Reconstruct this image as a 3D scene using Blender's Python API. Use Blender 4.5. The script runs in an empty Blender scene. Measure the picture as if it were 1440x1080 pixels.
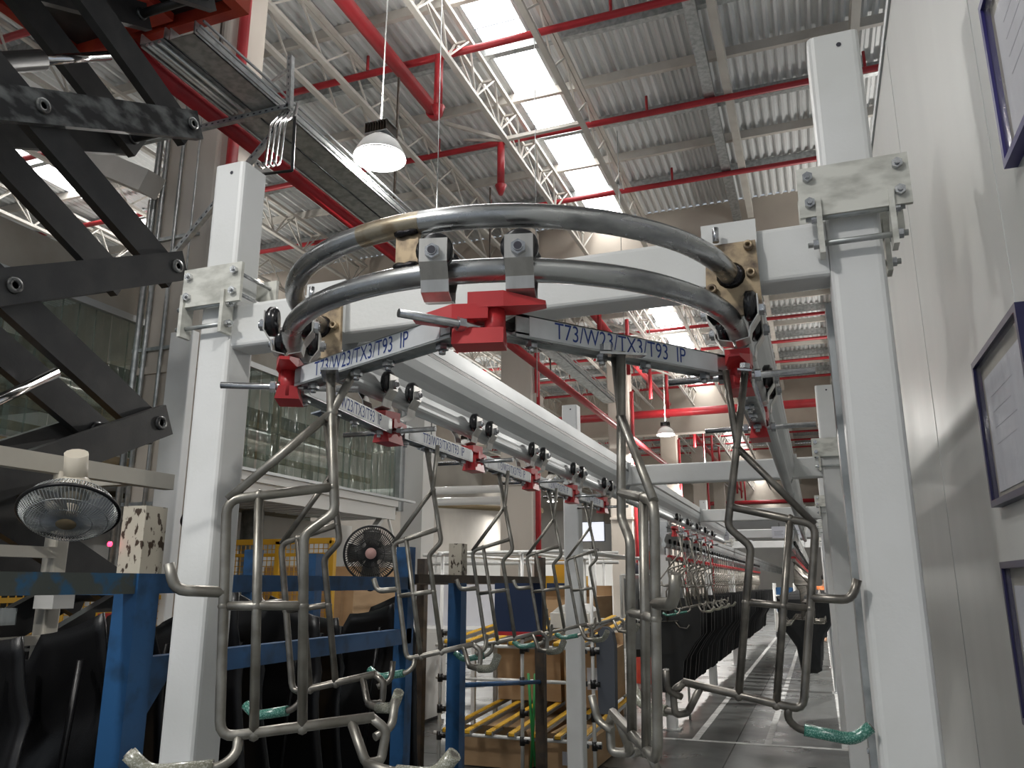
import bpy, bmesh, math, random
from mathutils import Vector, Matrix, Euler
random.seed(7)
PI = math.pi
C = bpy.context.scene.collection
SC = bpy.context.scene

# ------------------------------------------------------------------ camera, world, lights, exposure
FPX = 1128.0
PITCH = math.atan(280 / 1128.0)
YAW = math.atan(432 / math.hypot(1128, 280))
EYE = 1.6
cam = bpy.data.cameras.new('camera')
cam.sensor_fit = 'HORIZONTAL'; cam.sensor_width = 36; cam.lens = FPX / 1440 * 36
cam.clip_start = .05; cam.clip_end = 300
camo = bpy.data.objects.new('camera', cam); C.objects.link(camo)
camo.location = (0, 0, EYE); camo.rotation_euler = (PI / 2 + PITCH, 0, YAW)
SC.camera = camo
SC.view_settings.view_transform = 'Standard'; SC.view_settings.look = 'None'
SC.view_settings.gamma = 1; SC.view_settings.use_curve_mapping = False
SC.view_settings.exposure = 0.0
w = bpy.data.worlds.new('sky'); SC.world = w; w.use_nodes = True
w.node_tree.nodes['Background'].inputs[0].default_value = (.82, .9, 1, 1)
w.node_tree.nodes['Background'].inputs[1].default_value = .42


def lamp(x, y, z, power, size, rot=(0, 0, 0), col=(1, .97, .92)):
    l = bpy.data.lights.new('lamp_light', 'AREA'); l.shape = 'DISK'; l.size = size; l.energy = power; l.color = col
    o = bpy.data.objects.new('lamp_light', l); C.objects.link(o); o.location = (x, y, z); o.rotation_euler = rot
    return o


LAMPS = [(-3.57, 6.0, 5.5), (-3.57, 21.6, 5.5), (-9.5, 21.6, 5.5), (-9.5, 30, 5.5), (-3.57, 30, 5.5), (-12.0, 38, 5.5), (-16, 44, 5.5),
         (2.3, 13.5, 5.5), (2.3, 21.6, 5.5), (2.3, -1.6, 5.5), (-2.6, -2.2, 5.5), (-9.5, 10.0, 5.5)]
LAMP_W = [110, 420, 420, 420, 420, 320, 260, 420, 420, 210, 190, 260]
for (x, y, z), p in zip(LAMPS, LAMP_W):
    lamp(x, y, z - .04, p, .36)
    lamp(x, y, z + .40, p * .20, .30, (PI, 0, 0))   # added upward disc light to brighten the roof, as if through the dome


def at(px, py, X=None, Y=None, Z=None):
    """a point of the place that the photograph shows at (px, py), on the plane X, Y or Z = const"""
    u, v = px - 720, 540 - py
    d = FPX * math.cos(PITCH) - v * math.sin(PITCH); z = FPX * math.sin(PITCH) + v * math.cos(PITCH)
    x = u * math.cos(YAW) - d * math.sin(YAW); y = u * math.sin(YAW) + d * math.cos(YAW)
    t = X / x if X is not None else Y / y if Y is not None else (Z - EYE) / z
    return Vector((x * t, y * t, z * t + EYE))


# ------------------------------------------------------------------ materials
def mat(name, col, rough=.5, metal=0, col2=None, scale=8, detail=4, stretch=(1, 1, 1), bump=0, bscale=60, lo=.4, hi=.62, spec=.5, coat=0, emit=0, obj=True, rough2=None):
    m = bpy.data.materials.new(name); m.use_nodes = True
    nt = m.node_tree; b = nt.nodes['Principled BSDF']; L = nt.links.new
    b.inputs['Base Color'].default_value = (*col, 1); b.inputs['Roughness'].default_value = rough
    b.inputs['Metallic'].default_value = metal; b.inputs['Specular IOR Level'].default_value = spec
    b.inputs['Coat Weight'].default_value = coat
    if emit:
        b.inputs['Emission Color'].default_value = (*col, 1); b.inputs['Emission Strength'].default_value = emit
    tc = nt.nodes.new('ShaderNodeTexCoord'); mp = nt.nodes.new('ShaderNodeMapping')
    mp.inputs['Scale'].default_value = stretch; L(tc.outputs['Object'], mp.inputs['Vector'])
    if col2 is not None or rough2 is not None:
        n = nt.nodes.new('ShaderNodeTexNoise'); n.inputs['Scale'].default_value = scale; n.inputs['Detail'].default_value = detail
        L(mp.outputs[0], n.inputs['Vector'])
        r = nt.nodes.new('ShaderNodeValToRGB')
        r.color_ramp.elements[0].position = lo; r.color_ramp.elements[1].position = hi
        if col2 is not None:
            r.color_ramp.elements[0].color = (*col, 1); r.color_ramp.elements[1].color = (*col2, 1)
            L(n.outputs['Fac'], r.inputs['Fac']); L(r.outputs['Color'], b.inputs['Base Color'])
        if rough2 is not None:
            mr = nt.nodes.new('ShaderNodeMapRange'); mr.inputs[1].default_value = lo; mr.inputs[2].default_value = hi
            mr.inputs[3].default_value = rough; mr.inputs[4].default_value = rough2
            L(n.outputs['Fac'], mr.inputs[0]); L(mr.outputs[0], b.inputs['Roughness'])
    if bump:
        n2 = nt.nodes.new('ShaderNodeTexNoise'); n2.inputs['Scale'].default_value = bscale; n2.inputs['Detail'].default_value = 3
        L(mp.outputs[0], n2.inputs['Vector'])
        bp = nt.nodes.new('ShaderNodeBump'); bp.inputs['Strength'].default_value = bump; bp.inputs['Distance'].default_value = .004
        L(n2.outputs['Fac'], bp.inputs['Height']); L(bp.outputs[0], b.inputs['Normal'])
    return m


WHITE = mat('white_paint', (.72, .73, .73), .42, col2=(.66, .67, .66), scale=3, bump=.12, bscale=90)
DIRTYWHITE = mat('worn_white_plate', (.66, .66, .61), .4, .15, col2=(.42, .42, .38), scale=14, stretch=(1, 1, 2.2), lo=.42, hi=.7)
GALV = mat('galvanised_steel', (.52, .54, .54), .38, .85, col2=(.38, .40, .40), scale=16, rough2=.5)
ZINC = mat('zinc_bolt', (.62, .63, .64), .25, .95, col2=(.45, .46, .48), scale=60)
ALU = mat('aluminium', (.52, .54, .55), .42, .8, col2=(.42, .44, .45), scale=5, stretch=(1, .15, 1), rough2=.52)
PIPE = mat('mill_steel_pipe', (.46, .47, .475), .26, .95, col2=(.22, .225, .23), scale=9, detail=7, stretch=(1, 1, 2.5), lo=.48, hi=.72, rough2=.45)
BURNT = mat('heat_tinted_steel', (.40, .31, .20), .42, .5, col2=(.10, .075, .06), scale=26, detail=7, lo=.42, hi=.66)
WELD = mat('weld_bead', (.03, .028, .03), .22, .8, bump=.6, bscale=200)
STAINLESS = mat('brushed_stainless', (.56, .55, .53), .34, .85, col2=(.46, .45, .43), scale=30, stretch=(1, 1, .15))
ROD = mat('bare_steel_rod', (.27, .255, .225), .38, .85, col2=(.40, .385, .35), scale=22, detail=6, lo=.42, hi=.66, rough2=.5)
RODDARK = mat('dark_steel_rod', (.16, .15, .135), .36, .85, col2=(.27, .25, .22), scale=22, detail=6)
BLACK = mat('black_rubber', (.012, .012, .014), .22, 0, spec=.6)
BLACKP = mat('black_plastic', (.008, .008, .009), .34, 0, spec=.5, bump=.15, bscale=250)
BLACKF = mat('black_textured_plastic', (.012, .013, .014), .55, 0, bump=.3, bscale=300)
RED = mat('red_plastic', (.56, .035, .04), .38, col2=(.47, .03, .035), scale=9)
REDPIPE = mat('red_pipe_paint', (.43, .022, .03), .42, col2=(.35, .018, .025), scale=4)
ORANGE = mat('orange_red_paint', (.50, .055, .02), .5, col2=(.38, .03, .018), scale=5)
ROOF = mat('corrugated_sheet', (.74, .755, .755), .45, .15, col2=(.66, .675, .67), scale=2.2, stretch=(1, .25, 1))
CREAM = mat('cream_steel', (.56, .53, .46), .5, col2=(.50, .47, .41), scale=3)
JOIST = mat('joist_paint', (.60, .57, .52), .5, col2=(.54, .51, .46), scale=4)
COLUMN = mat('beige_column_paint', (.58, .53, .47), .7, col2=(.52, .47, .41), scale=1.6, stretch=(1, 1, .35))
BAND = mat('beige_girder_paint', (.52, .46, .39), .7, col2=(.46, .40, .34), scale=1.2)
WALLP = mat('partition_panel', (.575, .585, .565), .38, .1, col2=(.535, .545, .53), scale=2.2, detail=3, stretch=(1, 1.6, .3), lo=.3, hi=.75, bump=.02, bscale=30, rough2=.46)
WALLB = mat('far_wall_paint', (.55, .52, .47), .8, col2=(.49, .46, .42), scale=.6)
CONC = mat('concrete_floor', (.14, .145, .142), .22, col2=(.085, .09, .088), scale=1.1, detail=8, lo=.35, hi=.7, rough2=.5)
LINE = mat('white_floor_paint', (.62, .63, .62), .5, col2=(.45, .45, .44), scale=9)
LIFT = mat('dark_grey_lift_paint', (.030, .030, .031), .42, .2, col2=(.045, .044, .043), scale=6, bump=.1, bscale=120)
LIFTW = mat('worn_lift_paint', (.035, .035, .036), .36, .4, col2=(.20, .21, .205), scale=7, detail=8, stretch=(1, 1, 2), lo=.45, hi=.66)
CHROME = mat('chrome', (.75, .75, .76), .12, 1)
BRIGHT = mat('bright_conduit', (.88, .88, .88), .3, .7)
BLUE = mat('chipped_blue_paint', (.018, .085, .215), .5, col2=(.012, .05, .12), scale=10, detail=7, lo=.5, hi=.68)
WORN = mat('worn_dark_blue_paint', (.055, .065, .06), .6, col2=(.02, .085, .17), scale=12, detail=7, lo=.5, hi=.6)
PEEL = mat('peeling_cream_paint', (.50, .46, .38), .55, col2=(.05, .03, .018), scale=42, detail=9, lo=.55, hi=.59, stretch=(1, 1, .6))
RUST = mat('dark_rusty_steel', (.055, .045, .038), .55, .4, col2=(.09, .065, .045), scale=12)
TEAL = mat('braided_green_hose', (.035, .17, .13), .25, col2=(.16, .36, .30), scale=330, detail=1, lo=.52, hi=.6, spec=.7, coat=.4)
CLEAR = mat('braided_clear_hose', (.27, .27, .21), .25, col2=(.48, .48, .42), scale=330, detail=1, lo=.52, hi=.6, spec=.7, coat=.4)
YELLOW = mat('yellow_plastic', (.72, .42, .03), .45, col2=(.62, .35, .02), scale=20)
YPAINT = mat('yellow_paint', (.62, .34, .02), .5)
TUBEW = mat('white_coated_tube', (.74, .74, .72), .35)
CARD = mat('cardboard', (.48, .32, .18), .8, col2=(.42, .275, .15), scale=3, stretch=(1, 1, 3))
IVORY = mat('ivory_plastic', (.60, .55, .46), .3)
FANBLADE = mat('smoky_fan_blade', (.30, .32, .34), .3)
PAPER = mat('paper', (.68, .69, .74), .6, col2=(.64, .65, .70), scale=2)
FRAMEB = mat('navy_frame', (.035, .03, .16), .35)
FRAMEK = mat('dark_navy_frame', (.014, .013, .06), .35)
INKB = mat('blue_ink', (.02, .05, .22), .6)
INKK = mat('black_ink', (.03, .03, .045), .6)
LABELW = mat('white_label', (.70, .72, .74), .5, col2=(.60, .62, .63), scale=12)
SKIN = mat('skin', (.45, .27, .18), .6)
HAIR = mat('hair', (.015, .012, .01), .5)
SHIRT = mat('orange_shirt', (.75, .22, .07), .8)
TROUSER = mat('dark_trousers', (.02, .022, .03), .8)
DARKROOM = mat('dark_room_wall', (.05, .06, .052), .8, col2=(.10, .085, .05), scale=1.5)
TIMBER = mat('weathered_timber', (.20, .15, .08), .75, col2=(.28, .22, .13), scale=4, stretch=(.2, 1, 4))
FOIL = mat('foil_duct', (.62, .58, .54), .22, .9, bump=.9, bscale=14)
GREYW = mat('grey_white_panel', (.60, .60, .58), .55, col2=(.54, .54, .52), scale=1.5)
CLOTH = mat('white_wall_panel', (.68, .68, .66), .6)
SKYL = mat('skylight_sheet', (1, 1, .99), .5, emit=9)
LAMPE = mat('lamp_glow', (1, .98, .95), .4, emit=14)
LED = mat('red_led', (1, .03, .08), .4, emit=6)
SCREEN = mat('screen_glow', (.72, .75, .82), .3, emit=.75)
BEZEL = mat('dark_bezel', (.02, .022, .04), .4)
GREENV = mat('green_cord', (.02, .22, .05), .5)
NAVY = mat('navy_board', (.012, .03, .085), .55)


def trans(name, col, fac, rough=.12, tint=(.75, .82, .78)):
    m = bpy.data.materials.new(name); m.use_nodes = True
    nt = m.node_tree; b = nt.nodes['Principled BSDF']; out = nt.nodes['Material Output']
    b.inputs['Base Color'].default_value = (*col, 1); b.inputs['Roughness'].default_value = rough
    t = nt.nodes.new('ShaderNodeBsdfTransparent'); t.inputs[0].default_value = (*tint, 1)
    mx = nt.nodes.new('ShaderNodeMixShader'); mx.inputs[0].default_value = fac
    tc = nt.nodes.new('ShaderNodeTexCoord'); mp = nt.nodes.new('ShaderNodeMapping'); mp.inputs['Scale'].default_value = (3, 9, 1.2)
    n = nt.nodes.new('ShaderNodeTexNoise'); n.inputs['Scale'].default_value = 2.2; n.inputs['Detail'].default_value = 2
    bp = nt.nodes.new('ShaderNodeBump'); bp.inputs['Strength'].default_value = .8; bp.inputs['Distance'].default_value = .03
    nt.links.new(tc.outputs['Object'], mp.inputs[0]); nt.links.new(mp.outputs[0], n.inputs['Vector'])
    nt.links.new(n.outputs['Fac'], bp.inputs['Height']); nt.links.new(bp.outputs[0], b.inputs['Normal'])
    nt.links.new(t.outputs[0], mx.inputs[1]); nt.links.new(b.outputs[0], mx.inputs[2]); nt.links.new(mx.outputs[0], out.inputs[0])
    return m


STRIP = trans('clear_pvc_strip', (.16, .20, .17), .38)
FILM = trans('clear_film', (.4, .42, .42), .45, .12, (.9, .92, .92))
GLASS = trans('glazing', (.5, .5, .52), .08, .1, (.98, .98, .98))


# ------------------------------------------------------------------ mesh building
class MB:
    def __init__(s): s.v = []; s.f = []; s.sm = []

    def add(s, vs, fs, smooth=False):
        o = len(s.v); s.v += [Vector(p) for p in vs]; s.f += [tuple(o + i for i in f) for f in fs]; s.sm += [smooth] * len(fs); return s

    def box(s, lo, hi, M=None):
        x0, y0, z0 = lo; x1, y1, z1 = hi
        vs = [Vector(p) for p in ((x0, y0, z0), (x1, y0, z0), (x1, y1, z0), (x0, y1, z0), (x0, y0, z1), (x1, y0, z1), (x1, y1, z1), (x0, y1, z1))]
        if M is not None: vs = [M @ p for p in vs]
        return s.add(vs, [(0, 3, 2, 1), (4, 5, 6, 7), (0, 1, 5, 4), (1, 2, 6, 5), (2, 3, 7, 6), (3, 0, 4, 7)])

    def prism(s, poly, a, b, axis='y', M=None, smooth=False, cap=True):
        """poly: 2D outline swept from a to b along axis; (x,z) for y, (y,z) for x, (x,y) for z"""
        def P(p, t): return {'y': (p[0], t, p[1]), 'x': (t, p[0], p[1]), 'z': (p[0], p[1], t)}[axis]
        n = len(poly); vs = [Vector(P(p, a)) for p in poly] + [Vector(P(p, b)) for p in poly]
        if M is not None: vs = [M @ p for p in vs]
        s.add(vs, [(i, (i + 1) % n, n + (i + 1) % n, n + i) for i in range(n)], smooth)
        if cap: s.f += [tuple(len(s.v) - 2 * n + i for i in range(n))[::-1], tuple(len(s.v) - n + i for i in range(n))]; s.sm += [False, False]
        return s

    def tube(s, pts, r, n=8, closed=False, cap=True, flat=False, twist=0):
        pts = [Vector(p) for p in pts]; m = len(pts)
        rs = r if isinstance(r, (list, tuple)) else [r] * m
        T = []
        for i in range(m):
            a = pts[(i - 1) % m] if (closed or i > 0) else pts[i]; b = pts[(i + 1) % m] if (closed or i < m - 1) else pts[i]
            T.append((b - a).normalized())
        up = Vector((0, 0, 1)) if abs(T[0].z) < .9 else Vector((0, 1, 0))
        nrm = (up - T[0] * up.dot(T[0])).normalized(); o = len(s.v)
        for i in range(m):
            nrm = (nrm - T[i] * nrm.dot(T[i])).normalized(); bi = T[i].cross(nrm)
            for k in range(n):
                a = 2 * PI * k / n + twist; s.v.append(pts[i] + (nrm * math.cos(a) + bi * math.sin(a)) * rs[i])
        seg = m if closed else m - 1
        for i in range(seg):
            for k in range(n):
                i2 = (i + 1) % m; s.f.append((o + i * n + k, o + i2 * n + k, o + i2 * n + (k + 1) % n, o + i * n + (k + 1) % n)); s.sm.append(not flat)
        if cap and not closed:
            s.f += [tuple(o + k for k in range(n)), tuple(o + (m - 1) * n + k for k in range(n))[::-1]]; s.sm += [False, False]
        return s

    def bar(s, a, b, wd, ht=None):
        """square bar between two points"""
        a = Vector(a); b = Vector(b); d = (b - a); ln = d.length; d.normalize(); ht = ht or wd
        up = Vector((0, 0, 1)) if abs(d.z) < .99 else Vector((0, 1, 0))
        x = d.cross(up).normalized(); z = x.cross(d)
        M = Matrix((x, d, z)).transposed().to_4x4(); M.translation = a
        return s.box((-wd / 2, 0, -ht / 2), (wd / 2, ln, ht / 2), M)

    def lathe(s, prof, n=24, M=None, smooth=True):
        o = len(s.v); m = len(prof)
        for k in range(n):
            a = 2 * PI * k / n
            for (r, z) in prof:
                p = Vector((r * math.cos(a), r * math.sin(a), z)); s.v.append(M @ p if M is not None else p)
        for k in range(n):
            for i in range(m - 1):
                s.f.append((o + k * m + i, o + ((k + 1) % n) * m + i, o + ((k + 1) % n) * m + i + 1, o + k * m + i + 1)); s.sm.append(smooth)
        return s

    def hexa(s, c, d, r, h, n=6):
        c = Vector(c); d = Vector(d).normalized()
        return s.tube([c, c + d * h], r, n, flat=n <= 6)

    def build(s, name, m, parent=None, world=False, loc=None, **props):
        me = bpy.data.meshes.new(name)
        vs = s.v
        if world and parent is not None:
            r = parent
            while r.parent is not None: r = r.parent
            vs = [p - r.location for p in vs]
        me.from_pydata([tuple(p) for p in vs], [], s.f); me.update()
        for p, q in zip(me.polygons, s.sm): p.use_smooth = q
        me.materials.append(m)
        o = bpy.data.objects.new(name, me); C.objects.link(o)
        if parent is not None: o.parent = parent
        if loc is not None: o.location = loc
        for k, q in props.items(): o[k] = q
        return o


def fillet(pts, r, k=4, closed=False):
    pts = [Vector(p) for p in pts]; out = [pts[0]]
    for i in range(1, len(pts) - 1):
        p = pts[i]; a = (pts[i - 1] - p); b = (pts[i + 1] - p); q = min(r, a.length * .45, b.length * .45)
        A = p + a.normalized() * q; B = p + b.normalized() * q
        for j in range(k + 1):
            t = j / k; out.append(A * (1 - t) ** 2 + p * 2 * t * (1 - t) + B * t * t)
    out.append(pts[-1]); return out


def thing(name, label, cat, loc=(0, 0, 0), rotz=0, group=None):
    o = bpy.data.objects.new(name, None); C.objects.link(o); o.empty_display_size = .1
    o.location = loc; o.rotation_euler = (0, 0, rotz); o['label'] = label; o['category'] = cat
    if group: o['group'] = group
    return o


def tag(o, label, cat, group=None):
    o['label'] = label; o['category'] = cat
    if group: o['group'] = group
    return o


def kids(o): return [c for c in o.children]


def dup(root, loc=None, rot=None, label=None, group=None):
    r = root.copy(); C.objects.link(r)
    if loc is not None: r.location = loc
    if rot is not None: r.rotation_euler = rot
    if label: r['label'] = label
    if group: r['group'] = group
    for ch in kids(root):
        c = ch.copy(); C.objects.link(c); c.parent = r
        for g in kids(ch):
            d = g.copy(); C.objects.link(d); d.parent = c
    return r


def like(o, loc=(0, 0, 0), parent=None, rot=None, scale=None):
    """another alike piece that shares the mesh"""
    c = o.copy(); C.objects.link(c); c.location = loc
    if rot is not None: c.rotation_euler = rot
    if scale is not None: c.scale = scale
    if parent is not None: c.parent = parent
    return c


def struct(o, parent=None):
    if o.parent is None: o['kind'] = 'structure'
    return o


def text_mesh(body, size, m, name='lettering', parent=None, M=None, align='CENTER'):
    cu = bpy.data.curves.new('t', 'FONT'); cu.body = body; cu.size = size; cu.align_x = align; cu.align_y = 'CENTER'
    to = bpy.data.objects.new('t', cu); C.objects.link(to)
    me = bpy.data.meshes.new_from_object(to.evaluated_get(bpy.context.evaluated_depsgraph_get()))
    bpy.data.objects.remove(to); bpy.data.curves.remove(cu)
    if M is not None: me.transform(M)
    me.name = name; me.materials.clear(); me.materials.append(m)
    o = bpy.data.objects.new(name, me); C.objects.link(o)
    if parent is not None: o.parent = parent
    return o


def rounded(w_, h_, r, k=4, c=(0, 0)):
    out = []
    for cx, cy, a0 in ((w_ / 2 - r, h_ / 2 - r, 0), (-w_ / 2 + r, h_ / 2 - r, 90), (-w_ / 2 + r, -h_ / 2 + r, 180), (w_ / 2 - r, -h_ / 2 + r, 270)):
        for j in range(k + 1):
            a = math.radians(a0 + 90 * j / k); out.append((c[0] + cx + r * math.cos(a), c[1] + cy + r * math.sin(a)))
    return out


# ================================================================== SETTING
# ---- floor
fl = struct(MB().box((-22, -5, -.1), (8, 76, 0)).build('floor', CONC))
for x in (-1.36, -.63, .11):
    MB().box((x - .035, 9.2, .0), (x + .035, 44, .003)).build('floor_line', LINE, fl)
MB().box((-2.6, 9.13, .0), (.36, 9.2, .0034)).build('floor_line', LINE, fl)
JN = mat('floor_joint', (.06, .06, .06), .8)
for y in (7.6, 15.2, 22.8): MB().box((-12, y, 0), (6, y + .012, .0015)).build('floor_joint', JN, fl)
MB().box((-.95, -4, 0), (-.938, 60, .0015)).build('floor_joint', JN, fl)

# ---- roof: corrugated sheets, skylights, purlins, joists, girders
ROOFZ = 8.4
BAY = 14.2
ceil = bpy.data.objects.new('ceiling', None); C.objects.link(ceil); ceil['kind'] = 'structure'
X0R, X1R = -17.6, 5.6


def corr(x0, x1, y0, y1):
    mb = MB(); n = max(1, round((x1 - x0) / .125)); p = (x1 - x0) / n; xs = []
    for i in range(n):
        a = x0 + i * p; xs += [(a, 0), (a + p * .25, 0), (a + p * .46, .05), (a + p * .79, .05)]
    xs.append((x1, 0))
    vs = [(x, y0, z) for x, z in xs] + [(x, y1, z) for x, z in xs]; m = len(xs)
    return mb.add(vs, [(i, i + 1, m + i + 1, m + i) for i in range(m - 1)])


SKY = [(-3.5, -2.9), (-12.0, -11.35)]
nb = 0
proto = {}
for b in range(-1, 5):
    y0, y1 = b * BAY + .15, (b + 1) * BAY - .15
    xs = []; x = X0R
    while x < X1R - .01:
        nx = min(x + 1.16, X1R)
        for s0, s1 in SKY:
            if x < s0 < nx: nx = s0
            if abs(x - s0) < .01: nx = s1
        xs.append((x, nx)); x = nx
    for x, nx in xs:
        sky = any(abs(x - s0) < .01 for s0, s1 in SKY)
        if sky:
            if 'p' not in proto: proto['p'] = MB().box((0, -1.0, 0), (.62, 1.0, .02)).build('skylight_pane', SKYL, ceil, loc=(x, y0 + 1, ROOFZ + .02))
            else: pass
            ny = 7
            for j in range(ny):
                like(proto['p'], (x, y0 + (j + .5) * (y1 - y0) / ny, ROOFZ + .02), ceil, scale=((nx - x) / .62, .97, 1))
        else:
            key = round(nx - x, 3)
            if key not in proto: proto[key] = corr(0, nx - x, 0, y1 - y0).build('roof_sheet', ROOF, ceil, loc=(x, y0, ROOFZ))
            else: like(proto[key], (x, y0, ROOFZ), ceil)
bpy.data.objects.remove(proto['p'])
pur = MB().prism([(0, 0), (.065, 0), (.065, .02), (.02, .02), (.02, .11), (.065, .11), (.065, .13), (0, .13)], X0R, X1R, 'x').build('purlin', JOIST, ceil, loc=(0, 7.2, ROOFZ - .2))
pur2 = MB().box((X0R, 0, 0), (X1R, .09, .16)).build('secondary_purlin', GALV, ceil, loc=(0, 8.2, ROOFZ - .16))
for b in range(-1, 5):
    for j in range(6):
        y = b * BAY + 1.0 + j * 2.13
        if b == 0 and j == 3: pur.location.y = y - .05
        if y < 46: like(pur, (0, y, ROOFZ - .13), ceil)
        if y < 46: like(pur2, (0, y + 1.0, ROOFZ - .16), ceil)
bpy.data.objects.remove(pur); bpy.data.objects.remove(pur2)
# lattice joists along the hall


def joist(hw, n=13):
    mb = MB(); L_ = BAY - .5
    for dx in (-hw, hw): mb.box((dx - .025, 0, -.05), (dx + .025, L_, 0))
    mb.box((-.035, 0, -.55), (.035, L_, -.5))
    for i in range(n):
        y = i * L_ / n; ym = y + L_ / n / 2
        for dx in ((-hw, hw) if hw > .05 else (0,)):
            mb.bar((dx, y, -.03), (0, ym, -.53), .022); mb.bar((0, ym, -.53), (dx, y + L_ / n, -.03), .022)
        if hw > .05: mb.bar((-hw, y, -.03), (hw, y, -.03), .03)
    return mb


j0 = joist(.10, 16).build('joist', JOIST, ceil); j1 = joist(.03).build('joist', JOIST, ceil)
j2 = MB().box((-.05, 0, -.22), (.05, BAY - .5, -.02)).build('joist', JOIST, ceil)
for b in range(-1, 4):
    for jx, jj in ((-3.62, j0), (-2.5, j1), (-.6, j2), (.95, j2), (2.6, j2), (-5.05, j1), (-5.5, j1), (-7.0, j1), (-8.6, j0), (-10.2, j1), (-12.4, j0), (-14.2, j1)):
        like(jj, (jx, b * BAY + .25, ROOFZ - .2), ceil)
for j in (j0, j1, j2): bpy.data.objects.remove(j)
duct = MB().box((-.07, 0, -.13), (.07, BAY * 3, 0)).build('cable_duct', GALV, ceil, loc=(-.84, .3, ROOFZ - .28))
for b in range(0, 6):
    g = MB().box((X0R, b * BAY - .15, 6.85), (X1R, b * BAY + .15, ROOFZ + .02)).build('girder', BAND, ceil)
    MB().box((X0R, b * BAY - .22, 6.75), (X1R, b * BAY + .22, 6.87)).build('girder_flange', BAND, ceil)
# struts tying the bright joist to its neighbours at every second purlin
for b in range(0, 3):
    for j in (0, 2, 4):
        y = b * BAY + 1.0 + j * 2.13
        MB().bar((-3.62, y, ROOFZ - .72), (-4.6, y + .02, ROOFZ - .22), .05).build('brace', JOIST, ceil)
        MB().bar((-3.62, y, ROOFZ - .7), (-2.5, y, ROOFZ - .68), .06, .05).build('brace', JOIST, ceil)
        MB().bar((-4.5, y + .5, ROOFZ - .25), (-3.62, y, ROOFZ - .72), .03).build('brace', JOIST, ceil)


# ---- walls
wr = struct(MB().box((.4, -1.2, 0), (.46, 11.6, 3.55)).build('wall_right', WALLP))
MB().box((.392, -1.2, 3.55), (.468, 11.6, 3.585)).build('top_cap', ALU, wr)
for y in (1.72, 2.9, 4.1, 5.3, 6.5, 7.7, 8.9, 10.1): MB().box((.3985, y - .012, 0), (.402, y + .012, 3.55)).build('joint_strip', WALLP, wr)
struct(MB().box((-22, 75.5, 0), (8, 75.8, 9)).build('wall_far', WALLB))
struct(MB().box((-17.9, -5, 0), (-17.6, 76, 9)).build('wall_left', WALLB))
struct(MB().box((5.6, 13, 0), (5.9, 76, 9)).build('wall_east', WALLB))

# ---- main columns (painted concrete, with a corbel)
for i, y in enumerate((5.3, 13.75, 22.2, 30.6, 39.1, 47.5)):
    c = struct(MB().prism(rounded(.62, .5, .03, 2, (-4.94, y)), 0, 8.3, 'z').build('column', COLUMN))
    MB().box((-5.27, y - .27, 3.3), (-4.61, y + .27, 3.36)).build('collar', COLUMN, c)
    MB().box((-5.42, y - .2, 4.6), (-4.56, y + .2, 4.98)).build('corbel', COLUMN, c)
    if i < 5:
        MB().tube([(-4.56, y - .15, 0), (-4.56, y - .15, 6.9)], .05, 10).build('riser_pipe', REDPIPE, c)
# conduits on the near column
con = thing('conduit', 'thin galvanised conduits running up the near beige column', 'conduit', (-4.9, 5.0, 0))
for dx, r in ((-.37, .028), (-.28, .02), (-.10, .016)):
    MB().tube([(dx, .02, .3), (dx, .02, 6.6)], r, 8).build('pipe', GALV, con)
MB().tube([(.10, .0, .3), (.10, .0, 6.5)], .009, 6).build('wire', GALV, con)
for z in (2.2, 3.5, 4.5): MB().box((-.42, .02, z), (.16, .045, z + .03)).build('clip', GALV, con)
# cream runway beam meeting the near column's corbel
rb = struct(MB().bar((-6.75, 4.88, 5.80), (-5.16, 4.88, 4.97), .2, .2).build('trim_1', JOIST))

# ================================================================== CONVEYOR
LX, RX = -1.285, -.137          # the two straight tracks
CXY = (-.711, 1.93); RAD = .574
TZ = 2.2                        # centre height of the lower track tube


def portal_mesh():
    P = {}
    for k, (x0, x1) in (('L', (-1.75, -1.63)), ('R', (.085, .205))):
        mb = MB().prism(rounded(.12, .12, .016, 3, ((x0 + x1) / 2, .06)), 0, 2.93, 'z')
        P['post' + k] = mb
    return P


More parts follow.
